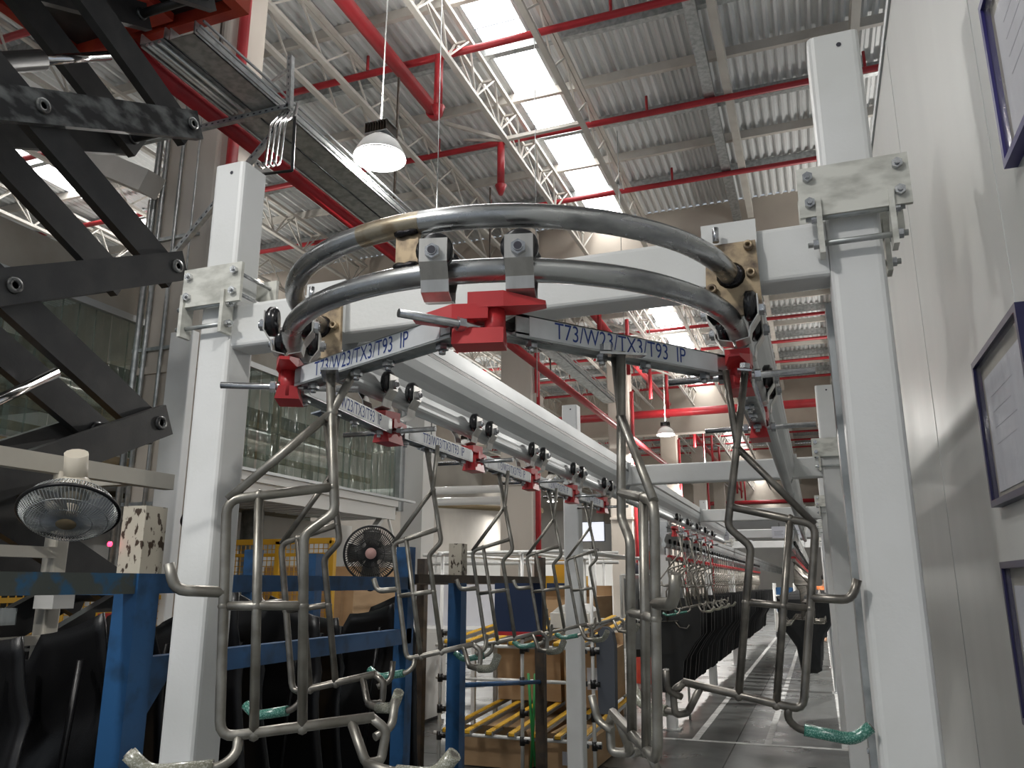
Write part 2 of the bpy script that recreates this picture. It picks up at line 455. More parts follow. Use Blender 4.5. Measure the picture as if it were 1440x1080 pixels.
def make_portal(y, label, detail=True):
    t = thing('conveyor_portal', label, 'steel frame', (0, y, 0), group='white portal frames of the overhead conveyor')
    for x0, x1 in ((-1.75, -1.63), (.085, .205)):
        c = (x0 + x1) / 2
        p = MB().prism(rounded(.12, .12, .016, 3, (c, .06)), 0.012, 2.93, 'z', smooth=False).build('post', WHITE, t)
        MB().box((c - .1, -.04, 0), (c + .1, .16, .012)).build('base_plate', WHITE, p)
        MB().hexa((c + .012, -.0005, 2.895), (0, -1, 0), .006, .001, 10).build('drilled_hole', INKK, p)
        s = 1 if c > -.5 else -1
        cx0, cx1 = (.03, .27) if s > 0 else (-1.79, -1.57)
        for yy in (-.036, .136):
            pl = MB().box((cx0, yy - .006, 2.43 if yy < 0 else 2.44), (cx1, yy + .006, 2.555)).build('clamp_plate', DIRTYWHITE, t)
            hx = MB(); nb_ = MB()
            for bx in (cx0 + .024, cx1 - .024):
                for bz in (2.462, 2.528):
                    d = -1 if yy < 0 else 1
                    hx = MB().hexa((bx, yy + d * .006, bz), (0, d, 0), .0125, .012).tube([(bx, yy + d * .018, bz), (bx, yy + d * .024, bz)], .006, 8)
                    hx.build('bolt', ZINC, pl)
        for bx in (cx0 + .024, cx1 - .024):
            for bz in (2.462, 2.528): MB().tube([(bx, -.03, bz), (bx, .13, bz)], .006, 8).build('tie_rod', ZINC, t)
        # beam end clamp: two small cheek plates drawn together by threaded rods across the post
        ia, ib = (.072, .226) if s > 0 else (-1.782, -1.628)
        for xx in (ia, ib):
            q = DIRTYWHITE
            MB().box((xx - .006, -.05, 2.335), (xx + .006, -.002, 2.47)).build('cheek_plate', q, t); MB().box((xx - .006, .12, 2.335), (xx + .006, .17, 2.47)).build('cheek_plate', q, t)
        for bz in (2.43, 2.365):
            for yy in (-.028, .148):
                r = MB().tube([(ia - .03, yy, bz), (ib + .028, yy, bz)], .0075, 8).build('clamp_rod', GALV, t)
                MB().hexa((ia - .018, yy, bz), (1, 0, 0), .0125, .012).build('nut', ZINC, r); MB().hexa((ib + .006, yy, bz), (1, 0, 0), .0125, .012).build('nut', ZINC, r)
    bm_ = MB().prism(rounded(.10, .14, .012, 3, (.06, 2.37)), -1.63, .085, 'x').build('crossbeam', WHITE, t)
    for x in (LX, RX):
        MB().box((x - .065, -.012, 2.30), (x + .065, .0, 2.46)).build('back_plate', WHITE, t)
    return t


PN = ['nearest white square-tube portal frame, carrying the bent pipe loop', 'second white portal frame along the overhead conveyor', 'third white portal frame along the overhead conveyor',
      'fourth white portal frame, far down the conveyor', 'fifth white portal frame, farthest down the conveyor']
PY = [1.9, 5.8, 9.7, 13.6, 17.5]
p0 = make_portal(PY[0], PN[0])
for y, n in zip(PY[1:], PN[1:]): dup(p0, (0, y, 0), label=n)

a_ = at(230, 610, Y=4.85); b_ = at(262, 610, Y=4.85); zt_ = at(245, 470, Y=4.85).z
bp_ = thing('backing_post', 'flat white post standing before the beige column, left of the left portal post', 'post', ((a_.x + b_.x) / 2, 4.85, 0))
hw_ = (b_.x - a_.x) / 2
MB().prism(rounded(2 * hw_, .08, .008, 2), 0.01, zt_, 'z').build('post', WHITE, bp_); MB().box((-hw_ - .03, -.07, 0), (hw_ + .03, .07, .01)).build('base_plate', WHITE, bp_)

# ---- pipe loop
lp = thing('track_loop', 'curved pair of steel pipes forming the conveyor turn', 'conveyor track', (CXY[0], CXY[1], TZ))


def arc(z, a0, a1, r=RAD, n=40): return [(CXY[0] - r * math.cos(math.radians(a0 + (a1 - a0) * i / n)), CXY[1] - r * math.sin(math.radians(a0 + (a1 - a0) * i / n)), z) for i in range(n + 1)]


UZ = TZ + .117
MB().tube([(LX, 1.888, UZ)] + arc(UZ, 4, 176) + [(RX, 1.888, UZ)], .0245, 16).build('upper_pipe', PIPE, lp, True)
MB().tube([(LX, 2.03, TZ), (LX, 1.97, TZ)] + arc(TZ, 0, 180) + [(RX, 1.97, TZ), (RX, 2.03, TZ)], .0245, 16).build('lower_pipe', PIPE, lp, True)
MB().tube(arc(UZ, 76, 91, n=8), .0248, 16, cap=False).build('heat_tint', mat('heat_tint', (.38, .33, .25), .35, .8, col2=(.26, .20, .13), scale=30, lo=.45, hi=.65), lp, True)
for a in (88,):
    ar = math.radians(a); c = Vector((CXY[0] - RAD * math.cos(ar), CXY[1] - RAD * math.sin(ar), 0)); M = Matrix.Translation(c) @ Matrix.Rotation(ar, 4, 'Z')
    wp = MB().box((-.005, -.026, TZ + .018), (.005, .026, UZ - .018), M).build('weld_plate', BURNT, lp, True)
    for zz in (UZ - .021, TZ + .023):
        MB().tube([M @ Vector((-.009, y, zz)) for y in (-.026, -.012, 0, .014, .026)], [.006, .009, .007, .010, .006], 8).build('weld_bead', WELD, wp, True)
for x in (LX, RX):
    s = 1 if x > -.5 else -1
    fp = MB().prism([(x - .062, 2.25), (x - .03, 2.215), (x + .068, 2.215), (x + .062, 2.40), (x - .055, 2.40)], 1.876, 1.887, 'y').build('flange_plate', BURNT, lp, True)
    for bx, bz in ((x - .045, 2.285), (x + .045, 2.385), (x + .047, 2.315)):
        MB().lathe([(.0055, .001), (.0055, .014), (.0115, .014), (.0115, 0)], 12, Matrix.Translation((bx, 1.876, bz)) @ Matrix.Rotation(PI / 2, 4, 'X')).build('socket_bolt', BURNT, fp, True)
    MB().tube([(x, 1.878, UZ), (x, 1.868, UZ)], [.036, .027], 14).build('weld_ring', WELD, fp, True)
    MB().tube([(x - .028, 1.86, 2.40), (x - .028, 1.86, 2.437)], .008, 8).build('stud', ZINC, fp, True)


# ---- straight tracks: closed aluminium section with a round lower lip
def track_profile():
    lip = [(.0265 * math.sin(math.radians(a)), -.0265 * math.cos(math.radians(a))) for a in (0, 20, 40, 60, 80, 100, 125)]
    half = lip + [(.012, .030), (.010, .05), (.014, .072), (.024, .094), (.036, .118), (.043, .15), (.046, .188), (.036, .190), (.036, .204), (.046, .206), (.046, .262)]
    return half + [(-x, z) for x, z in half[::-1] if x > 1e-6]


def make_track(x, z, y0, cuts, y1, label, m=ALU):
    t = thing('conveyor_rail', label, 'conveyor rail', (x, y0, z))
    ys = [y0] + [c for c in cuts if y0 < c < y1] + [y1]
    for a, b in zip(ys[:-1], ys[1:]):
        aa = a + .13 if a in cuts else a
        MB().prism(track_profile(), aa - y0, b - y0).build('rail_section', m, t)
        for sx in (-1, 1): MB().box((sx * .0425 - .003, aa - y0, .1895), (sx * .0425 + .003, b - y0, .2045)).build('slot_shade', BLACKP, t)  # black strips laid in the groove to paint the shade inside it
        if b in cuts: MB().tube([(0, b - y0 - .002, 0), (0, b + .132 - y0, 0)], .024, 14).build('lip_tube', m, t)
    return t


make_track(LX, TZ, 2.03, [5.79, 9.69], 12.5, 'left aluminium overhead rail running back from the pipe loop')
make_track(RX, TZ, 2.03, [5.79, 9.69], 12.5, 'right aluminium overhead rail running back beside the partition')
AX, BX, SZ = -1.62, -.27, 2.02
make_track(AX, SZ, 9.3, [], 46, 'long lower storage rail carrying black panels, left of the aisle')
make_track(BX, SZ, 10.2, [], 46, 'long lower storage rail carrying black panels, right of the aisle')

# ---- trolleys (frame: y along travel, x outwards, origin at lower tube centre)


def make_trolley():
    t = thing('trolley', 'x', 'conveyor trolley')
    for s in (1, -1):
        for dy in (-.083, .083):
            th = .003
            pr = [(.058, .048), (.058, .0), (.038, -.030), (.034, -.054), (.0, -.060)]
            poly = [(s * (x + (th / 2)), z) for x, z in pr[:4]] + [(s * .004, pr[4][1] - th), (s * .004, pr[4][1])] + [(s * (x - th / 2), z) for x, z in pr[3::-1]]
            b = MB().prism(poly, dy - .0275, dy + .0275).build('bracket', STAINLESS, t)
            MB().hexa((s * .0595, dy, .018), (s, 0, 0), .0155, .011).tube([(s * .070, dy, .018), (s * .074, dy, .018)], .0095, 12).build('nut', ZINC, b)
            MB().tube([(s * .074, dy, .018), (s * .0745, dy, .018)], .0080, 12).build('axle_end', INKK, b)
            MB().lathe([(.0, -.0145), (.028, -.0145), (.037, -.008), (.037, .008), (.030, .0145), (0, .0145)], 20, Matrix.Translation((s * .0405, dy, .0275)) @ Matrix.Rotation(PI / 2, 4, 'Y')).build('roller', BLACK, t)
    # red coupling under the brackets
    for s in (1, -1):
        pol = [(-.02 * s, -.03), (-.02 * s, .028), (.05 * s, .030), (.13 * s, .012), (.13 * s, -.012), (.07 * s, -.026)]
        pol = [(y, x) for y, x in pol]
        mb = MB(); z0, z1 = (-.086, -.060) if s > 0 else (-.108, -.084)
        n = len(pol); vs = [Vector((x, y, z0 + (.006 if abs(y) > .1 else 0))) for y, x in pol] + [Vector((x, y, z1 + (-.012 if abs(y) > .1 else .006 if abs(y) < .06 else 0))) for y, x in pol]
        mb.add(vs, [tuple(range(n)), tuple(range(2 * n - 1, n - 1, -1))] + [(i, n + i, n + (i + 1) % n, (i + 1) % n) for i in range(n)])
        mb.build('coupling_arm', RED, t)
    MB().tube([(0, -.028, -.150), (0, -.028, -.084)], .024, 14).build('coupling_socket', RED, t)
    MB().tube([(0, .030, -.150), (0, .030, -.084)], .021, 14).build('coupling_socket', RED, t)
    MB().prism([(-.03, -.158), (.03, -.158), (.022, -.125), (-.022, -.125)], -.05, .05, 'y').build('coupling_block', RED, t)
    pn = MB().tube([(-.17, .0, -.118), (.17, .0, -.118)], .0085, 10).build('pin', ZINC, t)
    MB().hexa((.035, 0, -.118), (1, 0, 0), .015, .014).build('nut', ZINC, pn); MB().hexa((-.049, 0, -.118), (1, 0, 0), .015, .014).build('nut', ZINC, pn)
    return t


PITCH_B = .70
J = {}
a0 = math.radians(103.5)
J[0] = Vector((CXY[0] - RAD * math.cos(a0), CXY[1] - RAD * math.sin(a0)))
dth = 2 * math.asin(PITCH_B / 2 / RAD)
a_1 = a0 - dth; J[-1] = Vector((CXY[0] - RAD * math.cos(a_1), CXY[1] - RAD * math.sin(a_1)))
J[1] = Vector((RX, 1.94))
y = J[-1].y + math.sqrt(PITCH_B ** 2 - (LX - J[-1].x) ** 2)
for i in range(5): J[-2 - i] = Vector((LX, y - .06 + .715 * i))
J[2] = Vector((RX, 1.94 + PITCH_B))
trol = {}
proto_t = make_trolley()
rots = {}
for i, p in J.items():
    if p.y < 1.935 and i in (0, -1): rz = (a0 if i == 0 else a_1)
    elif i >= 1: rz = PI
    else: rz = 0
    # x outwards: left track -> -X ; rotation puts local +x outwards
    rots[i] = rz + PI
TL = {0: 'trolley at the front of the pipe loop, red couplings below', -1: 'trolley on the left bend of the pipe loop, by the left post', 1: 'trolley at the right end of the pipe loop, by the bolted plate',
      -2: 'first trolley on the left aluminium rail behind the loop', -3: 'second trolley on the left aluminium rail', -4: 'third trolley on the left aluminium rail', -5: 'fourth trolley on the left aluminium rail',
      -6: 'fifth trolley on the left aluminium rail, last before the bare stretch', 2: 'trolley on the right aluminium rail behind the right hanger'}
first = True
for i, p in J.items():
    rz = rots[i] + (PI if False else 0)
    t = proto_t if first else dup(proto_t)
    first = False
    t.location = (p.x, p.y, TZ); t.rotation_euler = (0, 0, rz); t['label'] = TL[i]; t['group'] = 'trolleys on the overhead track'
for ch in kids(next(o for o in C.objects if o.get('label') == TL[0])):
    if ch.name.startswith('pin'): ch.rotation_euler = (0, 0, math.radians(-52))
FARJ = [8.05 + .71 * i for i in range(5)]
for k, y in enumerate(FARJ):
    dup(proto_t, (LX, y, TZ), (0, 0, PI), label='%s trolley of the far cluster on the left aluminium rail' % ('first', 'second', 'third', 'fourth', 'fifth')[k])


# ---- carrier bars between the trolleys
def make_bar():
    t = thing('carrier_bar', 'x', 'carrier bar')
    L_ = PITCH_B - .12
    MB().prism([(-.024, 0), (.024, 0), (.024, .004), (.004, .006), (-.004, .006), (-.024, .004)], -L_ / 2, L_ / 2).box((-.024, -L_ / 2, -.006), (-.020, L_ / 2, .042)).box((.020, -L_ / 2, -.006), (.024, L_ / 2, .042)).box((-.024, -L_ / 2, .036), (.024, L_ / 2, .042)).build('channel', GALV, t)
    for s in (1, -1):
        lb = MB().box((s * .024, -.26, -.002), (s * .0252, .26, .039)).build('label_plate', LABELW, t)
        M = Matrix.Translation((s * .0257, -.02, .0185)) @ Matrix.Rotation(s * PI / 2, 4, 'Z') @ Matrix.Rotation(PI / 2, 4, 'X')
        text_mesh('T73/W23/TX3/T93  IP', .050, INKB, parent=lb, M=M @ Matrix.Scale(.78, 4, (1, 0, 0)))
    for y_ in (-L_ / 2 + .05, -.06, .06, L_ / 2 - .05):
        MB().hexa((0, y_, -.004), (0, 0, -1), .0135, .013).tube([(0, y_, -.017), (0, y_, -.026)], .007, 8).build('bolt', ZINC, t)
    return t


bar0 = make_bar()
seq = sorted(J)
BL = {(-1, 0): 'lettered carrier bar under the front left of the loop', (0, 1): 'lettered carrier bar under the front right of the loop', (1, 2): 'lettered carrier bar under the right rail',
      (-2, -1): 'lettered carrier bar leading from the loop to the left rail', (-3, -2): 'first full lettered carrier bar on the left rail', (-4, -3): 'second full lettered carrier bar on the left rail',
      (-5, -4): 'third full lettered carrier bar on the left rail', (-6, -5): 'fourth full lettered carrier bar on the left rail, farthest of the near run'}
first = True
for a, b in zip(seq[:-1], seq[1:]):
    p, q = J[a], J[b]; m_ = (p + q) / 2; d = q - p
    o = bar0 if first else dup(bar0); first = False
    o.location = (m_.x, m_.y, TZ - .124); o.rotation_euler = (0, 0, math.atan2(d.y, d.x) - PI / 2); o['label'] = BL[(a, b)]; o['group'] = 'lettered carrier bars'
for k, (a, b) in enumerate(zip(FARJ[:-1], FARJ[1:])):
    dup(bar0, (LX, (a + b) / 2, TZ - .124), (0, 0, 0), label='%s carrier bar of the far cluster on the left rail' % ('first', 'second', 'third', 'fourth')[k])


# ---- hangers: bent rod racks (x outwards, z down from the bar)
def make_hanger(rodm, hose_a, hose_b, dd=0):
    t = thing('hanger', 'x', 'rod hanger')
    R = .0088
    def P(o, d, y_=0): return (o, y_, -(d - dd if d > .02 else d))
    MB().tube(fillet([P(0, -.004), P(-.008, .335), P(.046, .372), P(.046, .695)], .014), R, 8).build('main_rod', rodm, t)
    MB().tube([P(-.045, -.004), P(-.002, .150), P(.01, .163)], R * .92, 8).tube([P(-.004, .148), P(.178, .305)], R * .92, 8).build('brace', rodm, t)
    MB().tube(fillet([P(-.01, 0.288), P(.18, 0.305), P(.18, 0.700), P(-.075, 0.688)], .026), R, 8).build('outer_rod', rodm, t)
    MB().tube([P(.125, 0.302), P(.125, 0.700)], R * .95, 8).build('middle_rod', rodm, t)
    MB().tube([P(.046, 0.495), P(.18, 0.488)], R * .9, 8).build('cross_bar', rodm, t)
    MB().tube(fillet([P(.178, 0.465), P(.262, 0.457), P(.272, 0.412)], .022), R * 1.1, 8).build('hook', rodm, t)
    wd = MB()
    for o_, d_ in ((-.006, .268), (.125, .279), (.046, .475), (.125, .471), (.18, .468), (.046, .676), (.125, .68), (-.004, .129)):
        wd.lathe([(0, -.011), (.007, -.008), (.0105, 0), (.007, .008), (0, .011)], 8, Matrix.Translation(P(o_, d_ + .0205)))
    wd.build('weld_beads', rodm, t, kind='stuff')
    la = MB().tube(fillet([P(.15, 0.700), P(.15, 0.725, .01), P(.172, 0.742, .02), P(.285, 0.742, .02), P(.318, 0.708, .02)], .018), R * .95, 8).build('lower_arm', rodm, t)
    MB().tube(fillet([P(.185, 0.742, .02), P(.285, 0.742, .02), P(.316, 0.710, .02)], .022), .0128, 10).build('hose_sleeve', hose_a, la)
    lb = MB().tube(fillet([P(-.035, 0.690), P(-.06, 0.755, .03), P(-.085, 0.760, .0), P(-.095, 0.710), P(-.07, 0.688)], .012), R * .95, 8)
    lb.tube(fillet([P(-.06, 0.755, .03), P(-.10, 0.765, .06), P(-.17, 0.770, .10), P(-.20, 0.735, .12)], .02), R * .95, 8)
    lb.tube(fillet([P(-.075, 0.720, -.0), P(-.105, 0.710, -.02), P(-.112, 0.665, -.03)], .015), R * .85, 8)
    lb = lb.build('lower_arm', rodm, t)
    MB().tube(fillet([P(-.11, 0.766, .066), P(-.17, 0.770, .10), P(-.20, 0.735, .12)], .022), .0128, 10).build('hose_sleeve', hose_b, lb)
    hb = MB().hexa(P(0, -.004, -.03), (0, 0, 1), .013, .012).box((-.016, -.045, -.004), (.016, .045, .0005)).build('foot_plate', ZINC, t)
    return t


def put_hanger(o, loc, outdir, tilt, label, scale=1.0):
    """outdir: heading of the body in the floor plane (degrees from +X)"""
    o.location = loc
    o.rotation_euler = (Matrix.Rotation(math.radians(outdir), 4, 'Z') @ Matrix.Rotation(math.radians(tilt), 4, 'Y')).to_euler()
    o.scale = (scale,) * 3; o['label'] = label; o['group'] = 'bent rod hangers on the near track'
    return o


HZ = TZ - .132
hA = make_hanger(ROD, TEAL, CLEAR)
hB = make_hanger(ROD, CLEAR, CLEAR, .075)
hD = make_hanger(ROD, CLEAR, CLEAR, .03)
hC = make_hanger(RODDARK, TEAL, CLEAR, -.03)
put_hanger(hB, (-1.015, 1.53, HZ), 210, 3, 'largest bent rod hanger at left front, before the left white post', 1.22)
put_hanger(hC, (-.12, 1.86, HZ), 4, 8.5, 'bent rod hanger with green hose at right, before the right white post', .965)
put_hanger(hD, (-.35, 1.60, HZ), 299, 5, 'bent rod hanger seen edge-on at the front right of the loop', 1.12)
put_hanger(dup(hC), (LX, 1.92, HZ), 180, 10, 'bent rod hanger hanging just behind the largest one', 1.0)
nl = ['bent rod hanger beside the black fan, on the first left rail bar', 'bent rod hanger before the navy board, on the second left rail bar', 'bent rod hanger left of the second portal post, on the third left rail bar', 'bent rod hanger in front of the second portal post, on the fourth left rail bar']
for k in range(4):
    put_hanger(hA if k == 0 else dup(hA), (LX, 2.575 + .715 * k, HZ), 180, 10, nl[k])
for k, (a, b) in enumerate(zip(FARJ[:-1], FARJ[1:])):
    put_hanger(dup(hA), (LX, (a + b) / 2 - .15, HZ), 180, 10, '%s bent rod hanger of the far cluster on the left rail' % ('first', 'second', 'third', 'fourth')[k])


# ---- storage rails: many small hangers with black panels
def small_hanger():
    mb = MB(); R = .0085
    def P(o, d): return (o, 0, -d)
    for pts in ([P(0, -.02), P(-.01, .262), P(.046, .345), P(.046, .675)], [P(-.002, .075), P(.176, .288)], [P(-.01, .268), P(.18, .285), P(.18, .68), P(-.075, .668)], [P(.125, .282), P(.125, .68)],
                [P(.046, .475), P(.18, .468)], [P(.178, .445), P(.262, .437), P(.272, .392)], [P(.15, .68), P(.17, .72), P(.285, .722), P(.318, .688)], [P(-.035, .67), P(-.09, .74), P(-.17, .75), P(-.2, .71)]):
        mb.tube(pts, R, 5)
    mb.box((-.02, -.09, .0), (.02, .09, .04))
    return mb.build('hanger', RODDARK)


def panel_mesh(name, m):
    """moulded black panel hung across the rail: outline in x-z, dished, with a raised rim and ribs"""
    out = [(-.36, 0), (.36, 0), (.37, -.20), (.34, -.38), (.25, -.52), (.20, -.66), (.17, -.98), (.10, -1.02), (-.06, -1.02), (-.10, -.99), (-.14, -.68), (-.24, -.52), (-.34, -.40)]
    n = len(out); mb = MB(); c = Vector((0, 0, -.42))
    ring = lambda s, y_: [Vector((c.x + (x - c.x) * s, y_, c.z + (z - c.z) * s)) for x, z in out]
    r0, r1, r2, r3 = ring(1, .03), ring(1, -.0), ring(.9, -.03), ring(.55, -.05)
    vs = r0 + r1 + r2 + r3 + [Vector((0, -.055, -.42)), Vector((0, .03, -.42))]
    fs = []
    for k in range(3): fs += [(k * n + i, k * n + (i + 1) % n, (k + 1) * n + (i + 1) % n, (k + 1) * n + i) for i in range(n)]
    fs += [(3 * n + i, 3 * n + (i + 1) % n, 4 * n) for i in range(n)] + [((i + 1) % n, i, 4 * n + 1) for i in range(n)]
    mb.add(vs, fs)
    for x in (-.2, 0, .18): mb.box((x - .012, -.062, -.36), (x + .012, -.04, -.06))
    return mb.build(name, m)


sh0 = small_hanger(); pm0 = panel_mesh('black_panel', BLACKF)
tr0 = MB()
for s in (1, -1):
    tr0.box((s * .036 - .002, -.03, -.10), (s * .036 + .002, .03, .085)); tr0.lathe([(0, -.014), (.027, -.014), (.027, .014), (0, .014)], 10, Matrix.Translation((s * .03, 0, .052)) @ Matrix.Rotation(PI / 2, 4, 'Y'))
tr0 = tr0.build('trolley', BLACK)
rc0 = MB().prism([(-.02, -.15), (.02, -.15), (.034, -.115), (.02, -.10), (-.02, -.10), (-.034, -.115)], -.09, .09).build('coupling', RED)
def nth(k):
    k += 1
    return '%d%s' % (k, 'th' if 10 < k % 100 < 14 else {1: 'st', 2: 'nd', 3: 'rd'}.get(k % 10, 'th'))


first = True
for rail, x, y0, n, st in (('left', AX, 9.6, 46, .34), ('right', BX, 10.6, 40, .42)):
    out = PI if rail == 'left' else 0
    for k in range(n):
        y = y0 + k * st
        h = sh0 if first else like(sh0)
        h.location = (x, y, SZ - .17); h.rotation_euler = (0, 0, out)
        tag(h, '%s small bent rod hanger from the near end of the %s storage rail' % (nth(k), rail), 'rod hanger', 'packed hangers on the %s storage rail' % rail)
        tr = tr0 if first else like(tr0)
        tr.location = (x, y, SZ); tag(tr, '%s black-rollered trolley from the near end of the %s storage rail' % (nth(k), rail), 'conveyor trolley', 'packed trolleys on the %s storage rail' % rail)
        rc = rc0 if first else like(rc0)
        rc.location = (x, y + .17, SZ); tag(rc, '%s red coupling from the near end of the %s storage rail' % (nth(k), rail), 'coupling', 'red couplings on the %s storage rail' % rail)
        if rail == 'left' or k > 3:
            pm = pm0 if first else like(pm0)
            pm.location = (x + (-.02 if rail == 'left' else .05) + random.uniform(-.02, .02), y + .05, SZ - .60); pm.rotation_euler = (random.uniform(-.02, .06), 0, out + random.uniform(-.08, .08))
            tag(pm, '%s black moulded panel from the near end of the %s storage rail' % (nth(k if rail == 'left' else k - 4), rail), 'panel', 'black panels on the %s storage rail' % rail)
        first = False

# ================================================================== OVERHEAD SERVICES
sp = thing('sprinkler_pipework', 'red painted sprinkler pipework under the corrugated roof', 'sprinkler pipe', (-4.3, 8.6, 7.7))
MB().tube([(-4.28, .4, 7.7), (-4.28, 8.55, 7.7)], .085, 12).build('main_pipe', REDPIPE, sp, True)
MB().tube([(-4.28, 8.5, 7.7), (-4.28, 8.6, 7.7)], .11, 12).build('end_flange', REDPIPE, sp, True)
for b in range(0, 3):
    for j in range(6):
        y = b * BAY + 1.45 + j * 2.13
        q = MB().tube([(-15.5, y, 7.95), (5.2, y, 7.95)], .045, 8).build('branch_pipe', REDPIPE, sp, True)
        hd = MB()
        for x in (-13, -10, -7, -4.9, -1.7, 1.1, 3.4): hd.tube([(x, y, 7.95), (x, y, 8.22)], .02, 6)
        hd.build('upright_nozzles', REDPIPE, q, True)
        if b == 0 and j in (3, 4): MB().tube([(-3.88, y, 7.95), (-3.88, y, 7.25)], .055, 10).tube([(-3.88, y, 7.25), (-3.88, y, 7.1)], [.09, .03], 10).build('drop_pipe', REDPIPE, q, True)
for b in range(1, 4):
    y = b * BAY + .6
    MB().tube([(-4.28, y, 7.5), (-4.28, y + 12, 7.5)], .085, 10).build('main_pipe', REDPIPE, sp, True)
    MB().tube([(-7, y + 8.2, 6.4), (3.5, y + 8.2, 6.4)], .12, 8).build('cross_pipe', REDPIPE, sp, True)
    for k in range(4): MB().tube([(-3.9 + .0 * k, y + 1 + 2.8 * k, 7.9), (-3.9, y + 1 + 2.8 * k, 6.5)], .05, 8).build('drop_pipe', REDPIPE, sp, True)

rbm = thing('sprinkler_main', 'thick red pipe running beside the cable trays and past the near column', 'pipe', (-4.3, 3.0, 5.3))
MB().tube([(-4.3, 3.6, 5.3), (-4.3, 30, 5.3)], .075, 14).build('pipe', REDPIPE, rbm, True)
for y in (4.6, 7.6, 10.6, 13.6): MB().box((-4.31, y - .015, 5.3), (-4.29, y + .015, 7.6)).build('hanger_strap', RUST, rbm, True)

# cable trays with bright conduits
SY = 3.68
ct = thing('cable_tray', 'galvanised cable tray holding bright conduits, under the roof at upper left', 'cable tray', (-3.85, 4.6, 5.25))
MB().box((-4.16, SY, 5.27), (-3.94, 12, 5.275)).box((-4.16, SY, 5.27), (-4.15, 12, 5.36)).box((-3.95, SY, 5.27), (-3.94, 12, 5.36)).build('tray', GALV, ct, True)
for i, (x, z, r, m) in enumerate(((-4.09, 5.255, .013, BRIGHT), (-4.05, 5.25, .013, BRIGHT), (-3.985, 5.25, .015, BRIGHT), (-4.14, 5.255, .010, STAINLESS))):
    MB().tube([(x, SY, z), (x, 4.58 if i < 3 else 11, z)], r, 8).build('conduit', m, ct, True)
bx2 = thing('cable_tray', 'wide grey cable tray nearer the pipe loop, beside the conduits', 'cable tray', (-3.78, 4.6, 5.2))
MB().box((-3.9, SY, 5.24), (-3.68, 16, 5.245)).box((-3.9, SY, 5.24), (-3.892, 16, 5.34)).box((-3.688, SY, 5.24), (-3.68, 16, 5.34)).build('tray', GALV, bx2, True)
for k in range(3): MB().box((-3.668 + .026 * k, SY, 5.25 + .03 * k), (-3.655 + .026 * k, 16, 5.265 + .03 * k)).build('runner', ALU, bx2, True)
# slotted strut bracket
st = thing('strut_bracket', 'slotted galvanised strut bracket holding the cable trays off the column', 'bracket', (-4.2, 4.6, 5.2))


def strut(a, b, parent, slots=12):
    q = MB().bar(a, b, .042, .042).build('strut', GALV, parent, True)
    a = Vector(a); b = Vector(b); mb = MB()
    for i in range(slots):
        t0 = (i + .3) / slots; t1 = (i + .65) / slots; mb.bar(a.lerp(b, t0) + Vector((0, -.0205, 0)), a.lerp(b, t1) + Vector((0, -.0205, 0)), .003, .012)
    mb.build('slots', INKK, q, True)


strut((-5.3, 4.6, 5.205), (-3.56, 4.6, 5.205), st, 30)
strut((-3.56, 4.6, 5.2), (-3.585, 4.6, 5.66), st, 8)
strut((-3.57, 4.64, 5.19), (-4.7, 4.72, 4.16), st, 24)
MB().bar((-3.6, 4.6, 5.55), (-4.0, 4.9, 5.72), .02).build('stay', GALV, st, True)
# bundle of bent conduits dropping from the tray
hl = thing('conduit_drop', 'bundle of bright bent conduits dropping in a black bracket below the trays', 'conduit', (-3.32, 4.3, 4.7))
for k in range(4):
    x = -3.42 + .042 * k
    MB().tube(fillet([(x - .2, 4.6, 5.18), (x - .03, 4.32, 4.92 - .01 * k), (x, 4.22, 4.80), (x - .005, 4.2, 4.45), (x + .01, 4.15, 4.41), (x + .03, 4.08, 4.41)], .04), .0085, 8).build('conduit', CHROME, hl, True)
MB().tube(fillet([(-3.44, 4.2, 4.40), (-3.19, 4.2, 4.38), (-3.2, 4.2, 4.8), (-3.45, 4.55, 5.18)], .01), .012, 6).build('bracket', BLACKP, hl, True)

# white suspended cable (thin) lines and lamp stays
for i, (x, y) in enumerate(((-3.25, 6.6), (-2.75, 8.2), (-2.35, 11))):
    o = MB().tube([(x, y, 2.6 + i), (x, y, ROOFZ + .01)], .006, 5).build('hanging_wire', GALV)
    tag(o, ('thin vertical wire hanging from the roof, right of the dome lamp', 'thin wire hanging from the roof left of the skylight', 'thin wire hanging from the roof under the skylight')[i], 'wire')


